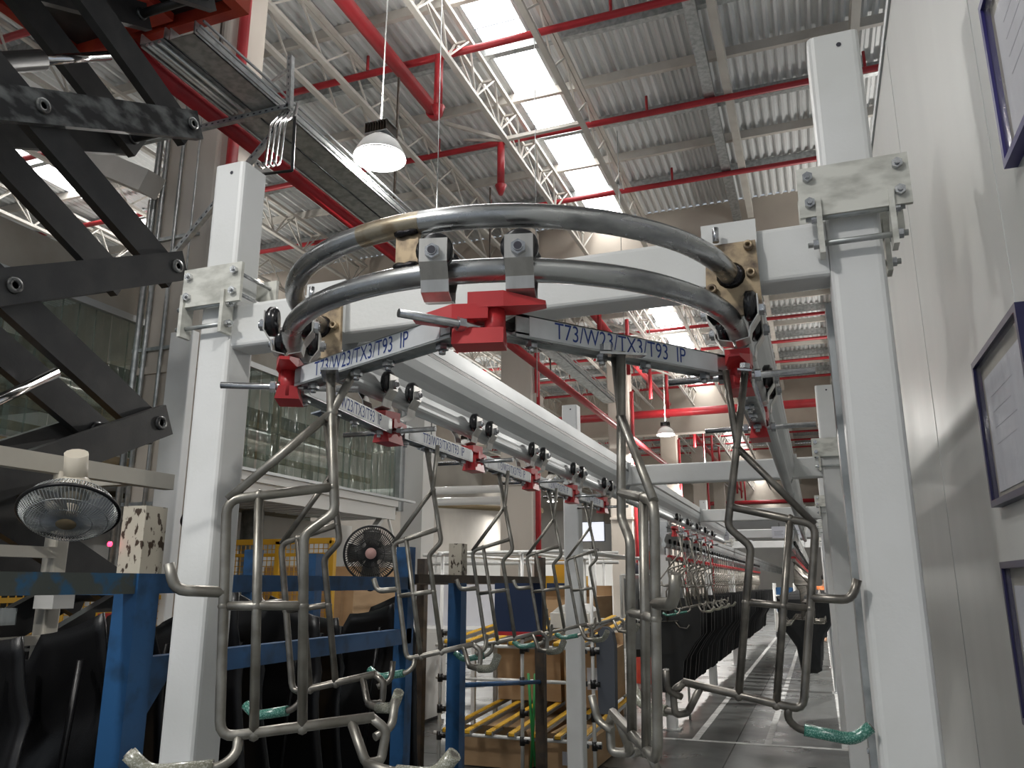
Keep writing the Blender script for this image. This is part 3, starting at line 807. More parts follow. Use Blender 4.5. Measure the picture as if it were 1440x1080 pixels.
def make_lamp(i, x, y, z):
    lab = {0: 'large dome lamp hanging on a wire near the pipe loop', 1: 'dome lamp hanging above the second crossbeam', 2: 'dome lamp far back on the left, nearest of its row', 3: 'dome lamp far back on the left, second of its row',
           4: 'dome lamp far down the aisle beyond the second crossbeam', 5: 'small far dome lamp at the back left', 6: 'farthest small dome lamp at the back left', 7: 'dome lamp on the far right side beyond the partition',
           8: 'second dome lamp on the far right side', 9: 'dome lamp above the partition, behind the viewer', 10: 'dome lamp behind the viewer on the left', 11: 'dome lamp over the left bay behind the curtain enclosure'}[i]
    t = thing('high_bay_lamp', lab, 'lamp', (x, y, z), group='high bay lamps')
    MB().lathe([(.25, 0), (.235, .06), (.18, .16), (.10, .23), (.09, .235)], 28).build('shade', CLOTH, t)
    MB().lathe([(0, -.03), (.12, -.026), (.20, -.008), (.246, .02), (.225, .05), (0, .06)], 28).build('lens', LAMPE, t)
    g = MB().box((-.12, -.1, .235), (.12, .1, .245)).box((-.12, -.1, .35), (.12, .1, .36)).box((-.05, -.05, .24), (.05, .05, .35)).build('gear_box', GALV, t)
    fin = MB()
    for k in range(9): fin.box((-.115 + .028 * k, -.1, .245), (-.111 + .028 * k, .1, .35))
    fin.build('fins', RUST, g)
    MB().tube([(0, 0, .36), (.02, 0, ROOFZ - .02 - z)], .007, 5).build('suspension_wire', TUBEW, t)
    return t


for i, (x, y, z) in enumerate(LAMPS): make_lamp(i, x, y, z)
ins = None
for k, (z, y) in enumerate(((3.55, 16.0), (3.33, 16.2))):
    o = MB().tube([(-14, y, z + .07), (-5.6, y, z)], .085, 10).build('insulated_pipe', TUBEW)
    for xx in (-6.2, -9, -12): MB().tube([(xx, y, z), (xx, y, ROOFZ + .01)], .008, 5).build('hanger_rod', GALV, o)
    tag(o, ('upper pale insulated pipe crossing the far left bay', 'lower pale insulated pipe crossing the far left bay')[k], 'pipe')
o = MB().tube([(-14, 18, 3.9), (-5.6, 17, 3.15)], .06, 8).build('service_pipe', TIMBER); 
for xx in (-6.2, -9.5): MB().tube([(xx, 17.1, 3.2), (xx, 17.1, ROOFZ + .01)], .008, 5).build('hanger_rod', GALV, o)
tag(o, 'brown sloping service pipe below the pale insulated pipes', 'pipe')

# ================================================================== SCISSOR LIFT (left)
sl = thing('scissor_lift', 'dark grey scissor lift with red-orange platform, raised high at left', 'scissor lift', (-3.6, 2.44, 0))
XN, XF = -3.4, -3.86
ST, HY, HZ2 = .925, .96, .4625
ctr = [4.77 - ST * k for k in range(5)]


def arm(x, cz, rising, m, th=.055, hh=.085):
    """one channel arm pivoting at (2.44, cz) in the plane X = x"""
    s = 1 if rising else -1; L_ = math.hypot(HY, HZ2) + .075; a = math.atan2(HZ2 * s, HY)
    M = Matrix.Translation((x, 2.44, cz)) @ Matrix.Rotation(a, 4, 'X')
    o = MB().box((-th / 2, -L_, -hh), (th / 2, L_, hh), M).build('arm', m, sl, True)
    pn = MB()
    for y_ in (-L_ + .075, 0, L_ - .075):
        d = 1
        pn.lathe([(.018, .006), (.018, .016), (.038, .016), (.04, 0), (.0, .0)], 14, M @ Matrix.Translation((th / 2, y_, 0)) @ Matrix.Rotation(PI / 2, 4, 'Y'))
    pn.build('pivot_collars', LIFTW, o, True)


for i, cz in enumerate(ctr):
    arm(XN + .035, cz, True, LIFTW if i == 1 else LIFT); arm(XN - .035, cz, False, LIFT)
    arm(XF - .035, cz, True, LIFT); arm(XF + .035, cz, False, LIFT)
for i, cz in enumerate(ctr):
    for y_, z_ in ((2.44, cz), (2.44 + HY, cz + HZ2), (2.44 - HY, cz + HZ2)):
        MB().tube([(XF - .07, y_, z_), (XN + .06, y_, z_)], .03, 10).build('cross_pin', LIFT, sl, True)
MB().tube([(-3.62, 1.7, 1.75), (-3.62, 2.55, 2.36)], .055, 14).build('cylinder_body', LIFT, sl, True)
MB().tube([(-3.62, 2.3, 2.19), (-3.62, 2.95, 2.66)], .028, 12).build('piston_rod', CHROME, sl, True)
MB().tube([(-3.62, 1.9, 3.75), (-3.62, 2.6, 4.28)], .055, 14).build('cylinder_body', LIFT, sl, True)
MB().tube([(-3.62, 2.55, 4.24), (-3.62, 3.0, 4.58)], .028, 12).build('piston_rod', CHROME, sl, True)
MB().box((-4.85, 1.1, 5.50), (XN - .02, 3.74, 5.56)).build('platform_deck', LIFT, sl, True)
for nm, lo, hi in (('near', (XN - .03, 1.1, 5.40), (XN + .05, 3.82, 5.62)), ('end', (-4.9, 3.74, 5.40), (XN - .03, 3.82, 5.62)), ('rear', (-4.93, 1.1, 5.40), (-4.85, 3.82, 5.62))):
    MB().box(lo, hi).build('platform_rim', ORANGE, sl, True)
for y_ in (1.6, 2.4, 3.2): MB().box((-4.8, y_, 5.38), (XN - .04, y_ + .12, 5.5)).build('platform_joist', LIFT, sl, True)
MB().box((-4.3, 1.2, 5.41), (-3.9, 3.7, 5.47)).build('underside_plate', ORANGE, sl, True)
MB().bar((XN + .05, 3.3, 5.3), (XN + .05, 2.5, 5.3), .08, .1).build('roller_track', LIFT, sl, True)
MB().box((XF - .15, 1.2, .0), (XN + .15, 3.6, .28)).build('base', LIFT, sl, True)
wl = MB().box((XN + .0635, 3.12, 1.35), (XN + .066, 3.25, 1.46)).build('warning_label', YPAINT, sl, True)
MB().box((XN + .066, 3.13, 1.42), (XN + .067, 3.24, 1.455)).build('label_stripe', RED, wl, True)
# black hose hanging by the lift
o = MB().tube([(-3.05, 1.75, 4.9), (-3.1, 1.72, 4.3), (-3.2, 1.72, 3.95)], .012, 6).build('hydraulic_hose', BLACKP); tag(o, 'thin black hose hanging at far upper left beside the lift arms', 'hose')

# ================================================================== CURTAIN ENCLOSURE behind the lift
CXN = -5.6
en = thing('curtain_enclosure', 'enclosure with clear plastic strip curtain behind the scissor lift', 'enclosure', (CXN, 6, 2.6))
MB().box((CXN - .06, 1.5, 3.93), (CXN + .02, 10.3, 4.3)).build('header_panel', mat('grey_brown_panel', (.30, .28, .24), .6, col2=(.24, .215, .18), scale=2), en, True)
MB().box((CXN + .0, 1.5, 3.87), (CXN + .05, 10.3, 3.93)).build('curtain_rail', ALU, en, True)
for y in (3.3, 4.6, 6.0): MB().box((CXN + .02, y, 3.93), (CXN + .05, y + .05, 4.3)).build('header_rib', RUST, en, True)
s0 = MB()
n = 8
for i in range(n):
    y0_, y1_ = i * .19 / n, (i + 1) * .19 / n
    x0_, x1_ = .012 * math.sin(i / n * PI * 2), .012 * math.sin((i + 1) / n * PI * 2)
    s0.add([(x0_, y0_, 0), (x1_, y1_, 0), (x1_ + .01, y1_, -1.22), (x0_ + .01, y0_, -1.22)], [(0, 1, 2, 3)], True)
s0 = s0.build('strip', STRIP, en)
base = Vector((CXN, 6, 2.6))
k = 0; y = 1.6
while y < 10.1:
    o = s0 if k == 0 else like(s0, (0, 0, 0), en)
    o.location = (random.uniform(-.015, .015), y - 6, 3.89 - 2.6); o.rotation_euler = (random.uniform(-.02, .02), 0, random.uniform(-.12, .12)); k += 1; y += .172
MB().box((CXN - .02, 10.22, 2.6), (CXN + .08, 10.36, 4.3)).build('end_post', ALU, en, True)
MB().box((-8.3, 1.5, 0), (-8.2, 12, 4.3)).build('back_wall', DARKROOM, en, True)
MB().box((-8.2, 1.5, 2.55), (CXN, 10.3, 2.66)).build('upper_floor', TIMBER, en, True)
for y in (4.3, 6.2, 8.0): MB().box((CXN - .5, y, 2.66), (CXN - .42, y + .07, 4.3)).build('timber_post', TIMBER, en, True)
for z in (2.8, 3.0, 3.35): MB().box((CXN - .42, 1.5, z), (CXN - .38, 10.2, z + .07)).build('timber_rail', TIMBER, en, True)
MB().tube([(-6.5, 2, 3.3), (-6.5, 9.8, 3.3)], .17, 16).build('foil_duct', FOIL, en, True)
MB().box((-7.6, 5.5, 2.7), (-6.9, 9.8, 3.2)).build('pale_crate', GREYW, en, True)
# white perforated platform edge below the curtain
pf = thing('perforated_gantry', 'white perforated gantry shelf running under the strip curtain', 'gantry', (-5.3, 7.6, 2.6))
MB().box((-5.32, 5.6, 2.6), (-5.27, 9.75, 2.69)).box((-5.34, 5.6, 2.43), (-5.31, 9.75, 2.6)).build('fascia', CLOTH, pf, True)
MB().box((-5.30, 5.6, 2.69), (-5.24, 10.2, 2.72)).build('top_rail', ALU, pf, True)
sl0 = None
for i in range(17):
    y = 5.62 + i * .245
    MB().box((-6.2, y, 2.44), (-5.34, y + .17, 2.46)).build('slat', GREYW, pf, True)
MB().box((-6.2, 5.6, 2.47), (-5.34, 9.75, 2.49)).build('deck', RUST, pf, True)
MB().bar((-5.4, 9.5, 2.42), (-5.45, 8.2, 1.3), .09, .05).build('gusset', GREYW, pf, True)
MB().bar((-5.33, 9.6, 2.43), (-5.33, 10.0, 1.75), .03).build('stay', TUBEW, pf, True)
# back partitions and the white post
struct(MB().box((-6.6, 5.6, 0), (-6.5, 10.6, 2.43)).build('wall_partition', GREYW))
struct(MB().box((-5.58, 10.4, 0), (-5.24, 10.8, 4.2)).build('trim_2', CLOTH))
struct(MB().box((-14, 27, 0), (-5.6, 27.1, 2.6)).build('wall_back_left', GREYW))
for i, (y, r) in enumerate(((6.1, .09), (6.9, .09), (7.9, .13))):
    o = MB().tube([(-6.2, y, 0), (-6.2, y, 2.43)], r, 12).build('vertical_duct', GALV)
    tag(o, ('slim galvanised duct under the gantry, leftmost of three', 'slim galvanised duct under the gantry, middle of three', 'thicker galvanised duct under the gantry, rightmost of three')[i], 'duct')


# ---- yellow mesh guards
def guard(x0, x1, y, z0, z1, label, axis='x'):
    t = thing('mesh_guard', label, 'mesh guard', ((x0 + x1) / 2, y, 0) if axis == 'x' else (y, (x0 + x1) / 2, 0))
    def P(u, z, d=0): return (u, y + d, z) if axis == 'x' else (y + d, u, z)
    MB().bar(P(x0, z1), P(x1, z1), .05, .05).build('top_rail', YPAINT, t, True)
    MB().bar(P(x0, z1 - .12), P(x1, z1 - .12), .03, .03).build('second_rail', YPAINT, t, True)
    for u in (x0, (x0 + x1) / 2, x1): MB().bar(P(u, 0), P(u, z1), .05, .05).build('post', YPAINT, t, True)
    mb = MB(); u = x0
    while u < x1: mb.bar(P(u, z0), P(u, z1), .006); u += .05
    z = z0
    while z < z1: mb.bar(P(x0, z), P(x1, z), .006); z += .05
    mb.build('mesh', YPAINT, t, True, kind='stuff')
    return t


guard(-5.2, -4.05, 6.3, .2, 1.97, 'yellow wire mesh guard behind the blue rack')
guard(3.0, 4.9, -4.55, .1, 1.62, 'yellow wire mesh guard low at far left, behind the lift', 'y')
o = MB().box((-5.0, 6.6, 0), (-4.0, 7.4, 1.75)).box((-4.9, 6.55, 1.2), (-4.1, 6.6, 1.6)).build('cardboard_stack', CARD); tag(o, 'tan stacked goods behind the yellow mesh guard', 'carton stack')
o = MB().box((-6.0, 2.0, 0), (-4.75, 5.0, 1.0)).box((-5.9, 2.2, 1.0), (-5.0, 4.8, 1.25)).build('tan_crate', CARD); tag(o, 'tan crate behind the low yellow mesh at far left', 'crate')

# ================================================================== CREAM WORK FRAME, FANS
cf = thing('cream_gantry', 'cream box-section work frame in front of the scissor lift', 'steel frame', (-3.0, 2.5, 0))
MB().box((-3.03, 1.2, 2.05), (-2.97, 3.16, 2.125)).build('top_beam', CREAM, cf, True)
MB().box((-3.42, 1.2, 2.05), (-3.36, 3.0, 2.11)).box((-3.36, 2.9, 2.05), (-3.03, 2.96, 2.11)).build('rear_beam', CREAM, cf, True)
MB().prism(rounded(.07, .07, .01, 2, (-3.0, 2.56)), 0, 2.05, 'z').build('leg', CREAM, cf, True)
MB().box((-2.99, 1.0, 1.70), (-2.95, 2.53, 1.745)).build('cross_rail', CREAM, cf, True)
MB().box((-2.99, 1.0, 1.36), (-2.95, 2.53, 1.395)).build('cross_rail', CREAM, cf, True)
o = MB().box((-2.965, 2.46, 1.50), (-2.86, 2.56, 1.605)).box((-2.97, 2.455, 1.6), (-2.855, 2.565, 1.615)).build('switch_box', GREYW); tag(o, 'small white switch box on the cream leg', 'switch box')
tr = thing('parts_tray', 'clear small-parts tray with blue and white items at far left', 'tray', (-2.9, 2.1, 1.45))
MB().box((-.12, -.3, 0), (.1, .16, .01)).box((.095, -.3, .01), (.1, .16, .06)).box((-.12, .155, .01), (.1, .16, .06)).box((-.12, -.3, .01), (-.115, .16, .06)).build('bin', FILM, tr)
for i in range(6):
    o = MB().lathe([(0, 0), (.022, 0), (.026, .03), (.015, .045), (0, .045)], 10).build('cap', (BLUE, LABELW, BLUE)[i % 3], None, loc=(-2.9 + (-.06, .04)[i % 2], 1.9 + .1 * (i // 2), 1.462))
    tag(o, '%s cap in the clear parts tray, %s row' % ('blue' if i % 3 != 1 else 'white', ('near left', 'near right', 'middle left', 'middle right', 'far left', 'far right')[i]), 'cap')


def fan(label, loc, rot, R, cagem, blade, hubm, motor=None, nb=5, nwire=60, badge=None, badge_m=None):
    t = thing('fan', label, 'fan', loc); t.rotation_euler = rot
    # local: axis +z faces the air stream
    def wires(z0, dome, n):
        mb = MB()
        for i in range(n):
            a = 2 * PI * i / n; tw = .25
            pts = []
            for j in range(6):
                f = .2 + .8 * j / 5; pts.append((R * f * math.cos(a + tw * f), R * f * math.sin(a + tw * f), z0 + dome * math.sqrt(max(0, 1 - f ** 3))))
            mb.tube(pts, .0020, 4, cap=False)
        for f in (.5, .8): mb.tube([(R * f * math.cos(k * PI / 16), R * f * math.sin(k * PI / 16), z0 + dome * math.sqrt(1 - f ** 3)) for k in range(32)], .0022, 4, closed=True)
        return mb
    wires(0, R * .32, nwire).build('front_grille', cagem, t, kind='stuff'); wires(0, -R * .42, nwire).build('rear_grille', cagem, t, kind='stuff')
    MB().tube([(R * math.cos(k * PI / 24), R * math.sin(k * PI / 24), 0) for k in range(48)], .008, 6, closed=True).build('rim_band', BLACKP, t)
    for i in range(nb):
        a = 2 * PI * i / nb; mb = MB(); g = []
        for j in range(5):
            f = .18 + .72 * j / 4; wdt = .28 + .3 * math.sin(f * 2.2)
            for s in range(4):
                b_ = a + (s / 3 - .5) * wdt * 2.2 / max(.55, f + .35) * .8; g.append((R * f * math.cos(b_), R * f * math.sin(b_), (s / 3 - .5) * -.3 * R))
        mb.add(g, [(j * 4 + s, j * 4 + s + 1, j * 4 + s + 5, j * 4 + s + 4) for j in range(4) for s in range(3)], True).build('blade', blade, t)
    MB().lathe([(0, R * .12), (R * .18, R * .1), (R * .2, -R * .1), (0, -R * .1)], 20).build('hub', hubm, t)
    MB().lathe([(0, R * .345), (R * .2, R * .335), (R * .22, R * .29), (0, R * .29)], 24).build('badge', badge_m or hubm, t)
    MB().lathe([(0, -R * .95), (R * .22, -R * .93), (R * .34, -R * .75), (R * .36, -R * .42), (0, -R * .40)], 20).build('motor_housing', motor or hubm, t)
    return t


def aim(d, roll=0):
    return (Vector(d).to_track_quat('Z', 'Y')).to_euler()


f1 = fan('cream wall fan with wire cage hung under the cream beam', (-2.77, 2.40, 1.875), aim((.34, -.40, -.90)), .182, GALV, FANBLADE, IVORY, IVORY, 3, 80, badge_m=TIMBER)
MB().tube([(0, .0, -.14), (-.0, .12, -.2)], .045, 12).build('tilt_knuckle', IVORY, f1)
o = MB().lathe([(0, 0), (.04, 0), (.045, .03), (.03, .055), (.025, .16)], 16, Matrix.Translation((-2.985, 2.52, 1.90))).build('fan_bracket', IVORY); tag(o, 'cream ceiling bracket of the wall fan under the cream beam', 'bracket')
f2 = fan('black cage fan standing above the blue rack rail', (-2.67, 4.6, 1.785), aim((.45, -.88, -.05)), .172, BLACKP, mat('dark_fan_blade', (.10, .095, .085), .35), BLACKP, BLACKP, 4, 70, badge_m=mat('pale_red_badge', (.5, .3, .27), .5))
MB().tube([(0, -.17, -.02), (0, -.23, -.05)], .02, 8).build('stand_stub', BLACKP, f2)
o = MB().tube([(-2.2 - .5, 3.3, 1.95), (-2.72, 3.3, 1.6)], .016, 8).build('fan_arm', GALV)
bpy.data.objects.remove(o)
# second black fan seen edge-on by the left post
f3 = fan('black cage fan seen edge-on just left of the left white post', (-2.62, 3.05, 1.86), aim((.95, .1, -.2)), .16, BLACKP, BLACKP, BLACKP, BLACKP, 3, 50)

# ================================================================== BLUE RACKS
def angle_post(x, y, z1, split, t, m_lo=BLUE, m_hi=PEEL, s=.1):
    L_ = [(x, y), (x + s, y), (x + s, y + .012), (x + .012, y + .012), (x + .012, y + s), (x, y + s)]
    L_ = [(x - s / 2, y), (x + s / 2, y), (x + s / 2, y + s), (x + s / 2 - .012, y + s), (x + s / 2 - .012, y + .012), (x - s / 2, y + .012)]
    p = MB().prism(L_, 0, split, 'z').build('post', m_lo, t, True)
    if z1 > split: MB().prism(L_, split, z1, 'z').build('post_top', m_hi, p, True)
    return p


ra = thing('storage_rack', 'chipped blue steel rack holding black panels, with peeling cream post tops', 'rack', (-2.6, 2.6, 0))
angle_post(-2.2, 2.17, 1.86, 1.632, ra); angle_post(-2.2, 4.14, 1.80, 1.80, ra, s=.08)
angle_post(-3.25, 2.17, 1.86, 1.632, ra); angle_post(-3.25, 4.14, 1.80, 1.8, ra, s=.08)
angle_post(-2.2, .85, 1.86, 1.632, ra)
MB().box((-2.21, .9, 1.565), (-2.16, 2.17, 1.632)).build('top_rail', WORN, ra, True)
MB().box((-2.21, 2.27, 1.565), (-2.16, 4.2, 1.632)).build('top_rail', BLUE, ra, True)
MB().box((-3.28, .9, 1.56), (-3.22, 4.2, 1.62)).build('top_rail', WORN, ra, True)
MB().box((-2.21, 2.27, 1.275), (-2.16, 4.2, 1.355)).build('lower_rail', BLUE, ra, True)
MB().prism([(2.27, 1.275), (2.36, 1.275), (2.27, 1.16)], -2.21, -2.16, 'x').build('gusset', BLUE, ra, True)
for y_ in (2.2, 4.17, .9):
    MB().box((-3.25, y_, 1.56), (-2.2, y_ + .05, 1.62)).build('cross_rail', BLUE, ra, True)
    MB().box((-3.25, y_, .3), (-2.2, y_ + .05, .36)).build('cross_rail', BLUE, ra, True)
for x_ in (-3.0, -2.45): MB().box((x_, .9, .36), (x_ + .05, 4.2, .4)).build('support_rail', WORN, ra, True)

rb2 = thing('storage_rack', 'blue and rusty rack with navy board, beyond the first blue rack', 'rack', (-2.6, 5.7, 0))
angle_post(-2.2, 4.86, 1.85, 1.632, rb2, s=.09)
angle_post(-2.2, 6.56, 1.81, 1.81, rb2, RUST, RUST, s=.075); angle_post(-3.3, 4.86, 1.8, 1.8, rb2, s=.09); angle_post(-3.3, 6.56, 1.81, 1.81, rb2, RUST, s=.075)
MB().box((-2.21, 4.25, 1.60), (-2.15, 6.6, 1.65)).build('top_rail', RUST, rb2, True)
MB().box((-3.3, 4.9, 1.60), (-3.25, 6.6, 1.65)).build('top_rail', BLUE, rb2, True)
MB().tube([(-2.2, 4.95, .97), (-2.2, 6.56, .82)], .016, 8).build('tie_rod', BLUE, rb2, True)
for y_ in (4.88, 6.58):
    MB().box((-3.3, y_, 1.59), (-2.2, y_ + .05, 1.64)).build('cross_rail', RUST, rb2, True)
nb1 = thing('tote_board', 'navy board with red bottom edge hung between the far rack posts', 'board', (-2.5, 6.42, 1.4))
MB().box((-.04, 0, -.2), (.37, .02, .2)).build('panel', NAVY, nb1); MB().box((-.04, -.004, -.215), (.37, .024, -.185)).build('bottom_edge', RED, nb1)
MB().tube([(.02, .01, .2), (.02, .01, .235)], .006, 6).tube([(.3, .01, .2), (.3, .01, .235)], .006, 6).build('hook', ZINC, nb1)


# ---- black panels stored in the blue rack
def door_panel(seed):
    r = random.Random(seed)
    W, H = .86, 1.12; nx, nz = 14, 16
    def top(u): return H * (.93 + .07 * math.sin(u * 3.4 + seed) + (.05 if u > .55 else -.03) - .25 * max(0, .16 - u))
    def fr(u, v):
        z = v * top(u)
        x = (u - .5) * W * (1 - .18 * v)
        y_ = .05 * math.sin(u * PI) + .02 * math.sin(v * 7 + seed) + .035 * math.exp(-((v - .55 - .2 * u) / .06) ** 2) - .05 * math.exp(-(((u - .35) / .16) ** 2 + ((v - .35) / .22) ** 2))
        return Vector((x, y_, z))
    mb = MB(); vs = [fr(i / nx, j / nz) for j in range(nz + 1) for i in range(nx + 1)]
    k = nx + 1; nv = len(vs)
    vs2 = [p + Vector((0, .012, 0)) for p in vs]
    fs = [(j * k + i, j * k + i + 1, (j + 1) * k + i + 1, (j + 1) * k + i) for j in range(nz) for i in range(nx)]
    fs2 = [tuple(nv + q for q in f[::-1]) for f in fs]
    edge = [i for i in range(k)] + [j * k + nx for j in range(1, nz + 1)] + [nz * k + i for i in range(nx - 1, -1, -1)] + [j * k for j in range(nz - 1, 0, -1)]
    fe = [(edge[i], nv + edge[i], nv + edge[(i + 1) % len(edge)], edge[(i + 1) % len(edge)]) for i in range(len(edge))]
    mb.add(vs + vs2, fs + fs2 + fe, True)
    return mb


dl = ['leftmost black moulded panel leaning in the blue rack', 'second black moulded panel from the left in the blue rack', 'third black moulded panel in the blue rack, behind the chipped post', 'fourth black moulded panel in the blue rack, behind the white post',
      'fifth black moulded panel in the blue rack, behind the largest hanger', 'sixth black moulded panel in the blue rack', 'seventh black moulded panel in the blue rack, below the black fan', 'eighth black moulded panel in the blue rack, by its far post',
      'ninth black moulded panel, standing at the gap between the racks', 'last black moulded panel, beside the far rack post']
for i, (x, y, rz, ln) in enumerate(((-2.78, 1.62, .25, -.05), (-2.74, 1.95, .15, .06), (-2.7, 2.3, .1, .1), (-2.72, 2.62, -.1, .08), (-2.7, 2.95, .12, .05), (-2.73, 3.25, -.05, .1), (-2.7, 3.55, .1, .05), (-2.72, 3.85, -.1, .06), (-2.74, 4.4, .1, .04), (-2.75, 4.7, -.05, .05))):
    t = thing('moulded_panel', dl[i], 'panel', (x, y, .40), group='black moulded panels in the blue rack'); t.rotation_euler = (ln, 0, rz)
    bp = door_panel(i + 1).build('shell', BLACKP, t)
    rb_ = MB()
    for u in (-.28, -.05, .2): rb_.tube([(u, -.03, .25), (u + .03, -.03, .6), (u + .08, -.02, .95)], .012, 6)
    rb_.build('ribs', BLACKP, t)
    MB().box((-.48, -.02, .84), (-.36, .05, .93)).prism([(-.52, .80), (-.40, .84), (-.40, .87), (-.52, .82)], -.02, .05).build('bracket', BLACKP, t)

# ================================================================== FLOW RACK with cartons
fr_ = thing('flow_rack', 'white tube flow rack with yellow roller tracks and black joints', 'flow rack', (-2.5, 7.9, 0))
xs = (-3.25, -2.47, -1.95, -1.84); ysr = (6.9, 9.0)
for x in xs:
    for y in ysr:
        p = MB().tube([(x, y, 0), (x, y, 1.88)], .0155, 10).build('upright', TUBEW, fr_, True)
        for z in ((.30, .52, .78, 1.04, 1.16) if y < 8 else (.43, 1.2)):
            MB().tube([(x, y, z - .035), (x, y, z + .035)], .024, 10).tube([(x, y, z), (x + .06, y, z)], .022, 8).build('joint', BLACKP, p, True)
for z, y in ((.32, 6.9), (.43, 9.0), (1.06, 6.9), (1.21, 9.0), (1.87, 6.9), (1.87, 9.0), (.78, 6.92)):
    MB().tube([(-3.3, y, z), (-1.78, y, z)], .0155, 10).build('rail', TUBEW, fr_, True)
for x in xs: MB().tube([(x, 6.85, 1.86), (x, 9.05, 1.86)], .0155, 10).build('side_rail', TUBEW, fr_, True)
tk = None
for (z0, z1) in ((.345, .455), (1.085, 1.235)):
    for i in range(7):
        x = -3.17 + i * .205
        bx_ = MB().bar((x - .032, 6.85, z0), (x - .032, 9.0, z1), .006, .03).bar((x + .032, 6.85, z0), (x + .032, 9.0, z1), .006, .03).bar((x, 6.85, z0 - .014), (x, 9.0, z1 - .014), .066, .005).build('track', ALU, fr_, True)
        rl = MB()
        for k in range(48):
            f = (k + .5) / 48; rl.tube([(x - .026, 6.85 + 2.15 * f, z0 + (z1 - z0) * f + .006), (x + .026, 6.85 + 2.15 * f, z0 + (z1 - z0) * f + .006)], .02, 6, flat=True)
        rl.build('rollers', YELLOW, bx_, True, kind='stuff')
for i, (x0, x1, y0, y1, z0, z1, lab) in enumerate(((-3.2, -2.52, 8.2, 8.9, .45, .98, 'wide cardboard carton at the back of the lower roller shelf'), (-2.42, -2.0, 8.0, 8.8, .44, .95, 'cardboard carton on the lower shelf, right of the wide one'),
                                                  (-3.2, -2.52, 7.2, 8.6, .0, .28, 'low cardboard carton on the floor under the flow rack, left'), (-2.42, -1.98, 7.1, 8.6, .0, .27, 'low cardboard carton on the floor under the flow rack, right'),
                                                  (-3.1, -2.4, 9.2, 10, 0, 1.45, 'tall cardboard carton standing behind the flow rack'))):
    t = thing('carton', lab, 'carton', ((x0 + x1) / 2, (y0 + y1) / 2, z0), group='cardboard cartons of the flow rack')
    if z0 > .3: t.rotation_euler = (math.atan2(.11, 2.15), 0, 0)
    hx, hy, h = (x1 - x0) / 2, (y1 - y0) / 2, z1 - z0
    MB().box((-hx, -hy, .012), (hx, hy, h)).build('body', CARD, t)
    MB().add([(-hx, -hy, h), (hx, -hy, h), (hx, -hy - .1, h + .09), (-hx, -hy - .1, h + .09)], [(0, 1, 2, 3)]).build('flap', CARD, t); MB().box((-hx, hy - .006, h), (hx, hy, h + .12)).build('flap', CARD, t)
    if i % 2: MB().box((.02, -hy - .002, h * .35), (.2, -hy, h * .75)).build('paper_label', PAPER, t)
for i, (x, y, s) in enumerate(((-2.9, 8.1, 1), (-2.3, 8.0, .9))):
    o = MB().box((-.22 * s, -.2, 0), (.22 * s, .2, .14)).prism([(-.22 * s, .14), (.22 * s, .14), (.12, .2), (-.12, .2)], -.15, .15).build('wrapped_pack', CLOTH, None, loc=(x, y, 1.19))
    o.rotation_euler = (.07, 0, 0); tag(o, ('larger white wrapped pack on the upper roller shelf', 'smaller white wrapped pack on the upper roller shelf')[i], 'pack')
o = MB().tube([(-2.40, 6.86, .85), (-2.37, 6.85, .45), (-2.34, 6.85, .12)], .012, 6).tube([(-2.34, 6.86, .85), (-2.35, 6.85, .5), (-2.38, 6.85, .1)], .012, 6).build('green_cord', GREENV); tag(o, 'green cords hanging on the front of the flow rack', 'cord')
# long white rails behind (work cell) and machines
wc = thing('work_cell', 'white tube work cell frame behind the flow rack', 'steel frame', (-3, 11, 0))
for x in (-5.0, -3.6, -2.6): MB().tube([(x, 10.4, 0), (x, 10.4, 2.0)], .02, 8).build('upright', TUBEW, wc, True)
MB().tube([(-5.2, 10.4, 1.98), (-2.4, 10.4, 1.98)], .022, 8).build('rail', TUBEW, wc, True); MB().tube([(-5.2, 10.4, 1.86), (-2.4, 10.4, 1.86)], .022, 8).build('rail', TUBEW, wc, True)
ym = thing('yellow_machine', 'yellow machine with grey top seen between the far hangers', 'machine', (-3.4, 11.4, 0))
MB().prism(rounded(.5, .6, .05, 3), .9, 1.7, 'z').prism(rounded(.3, .3, .05, 3), 1.7, 1.95, 'z').build('body', YPAINT, ym); MB().box((-.3, -.35, 0), (.3, .35, .9)).build('base', GREYW, ym); MB().box((-.2, -.31, 1.35), (.2, -.295, 1.6)).build('window', NAVY, ym)
cb = thing('white_cabinet', 'white machine cabinet left of the beige column in the background', 'cabinet', (-5.0, 9.3, 0))
MB().box((-.55, -.3, .05), (.55, .3, 1.72)).build('body', CLOTH, cb); MB().box((-.5, -.31, .9), (.5, -.3, 1.65)).build('door', GREYW, cb); MB().box((.42, -.325, 1.2), (.44, -.31, 1.35)).build('handle', ZINC, cb); MB().box((-.5, -.25, 0), (.5, .25, .05)).build('plinth', BLACKP, cb)
bn = thing('bench', 'white workbench with small bright items behind the blue rack', 'bench', (-3.9, 8.2, 0))
MB().box((-.6, -.35, 1.1), (.6, .35, 1.14)).build('top', CLOTH, bn)
for x, y in ((-.55, -.3), (.55, -.3), (-.55, .3), (.55, .3)): MB().box((x - .02, y - .02, 0), (x + .02, y + .02, 1.1)).build('leg', TUBEW, bn)
MB().box((-.58, .3, 1.14), (.58, .33, 1.6)).build('back_panel', PAPER, bn)
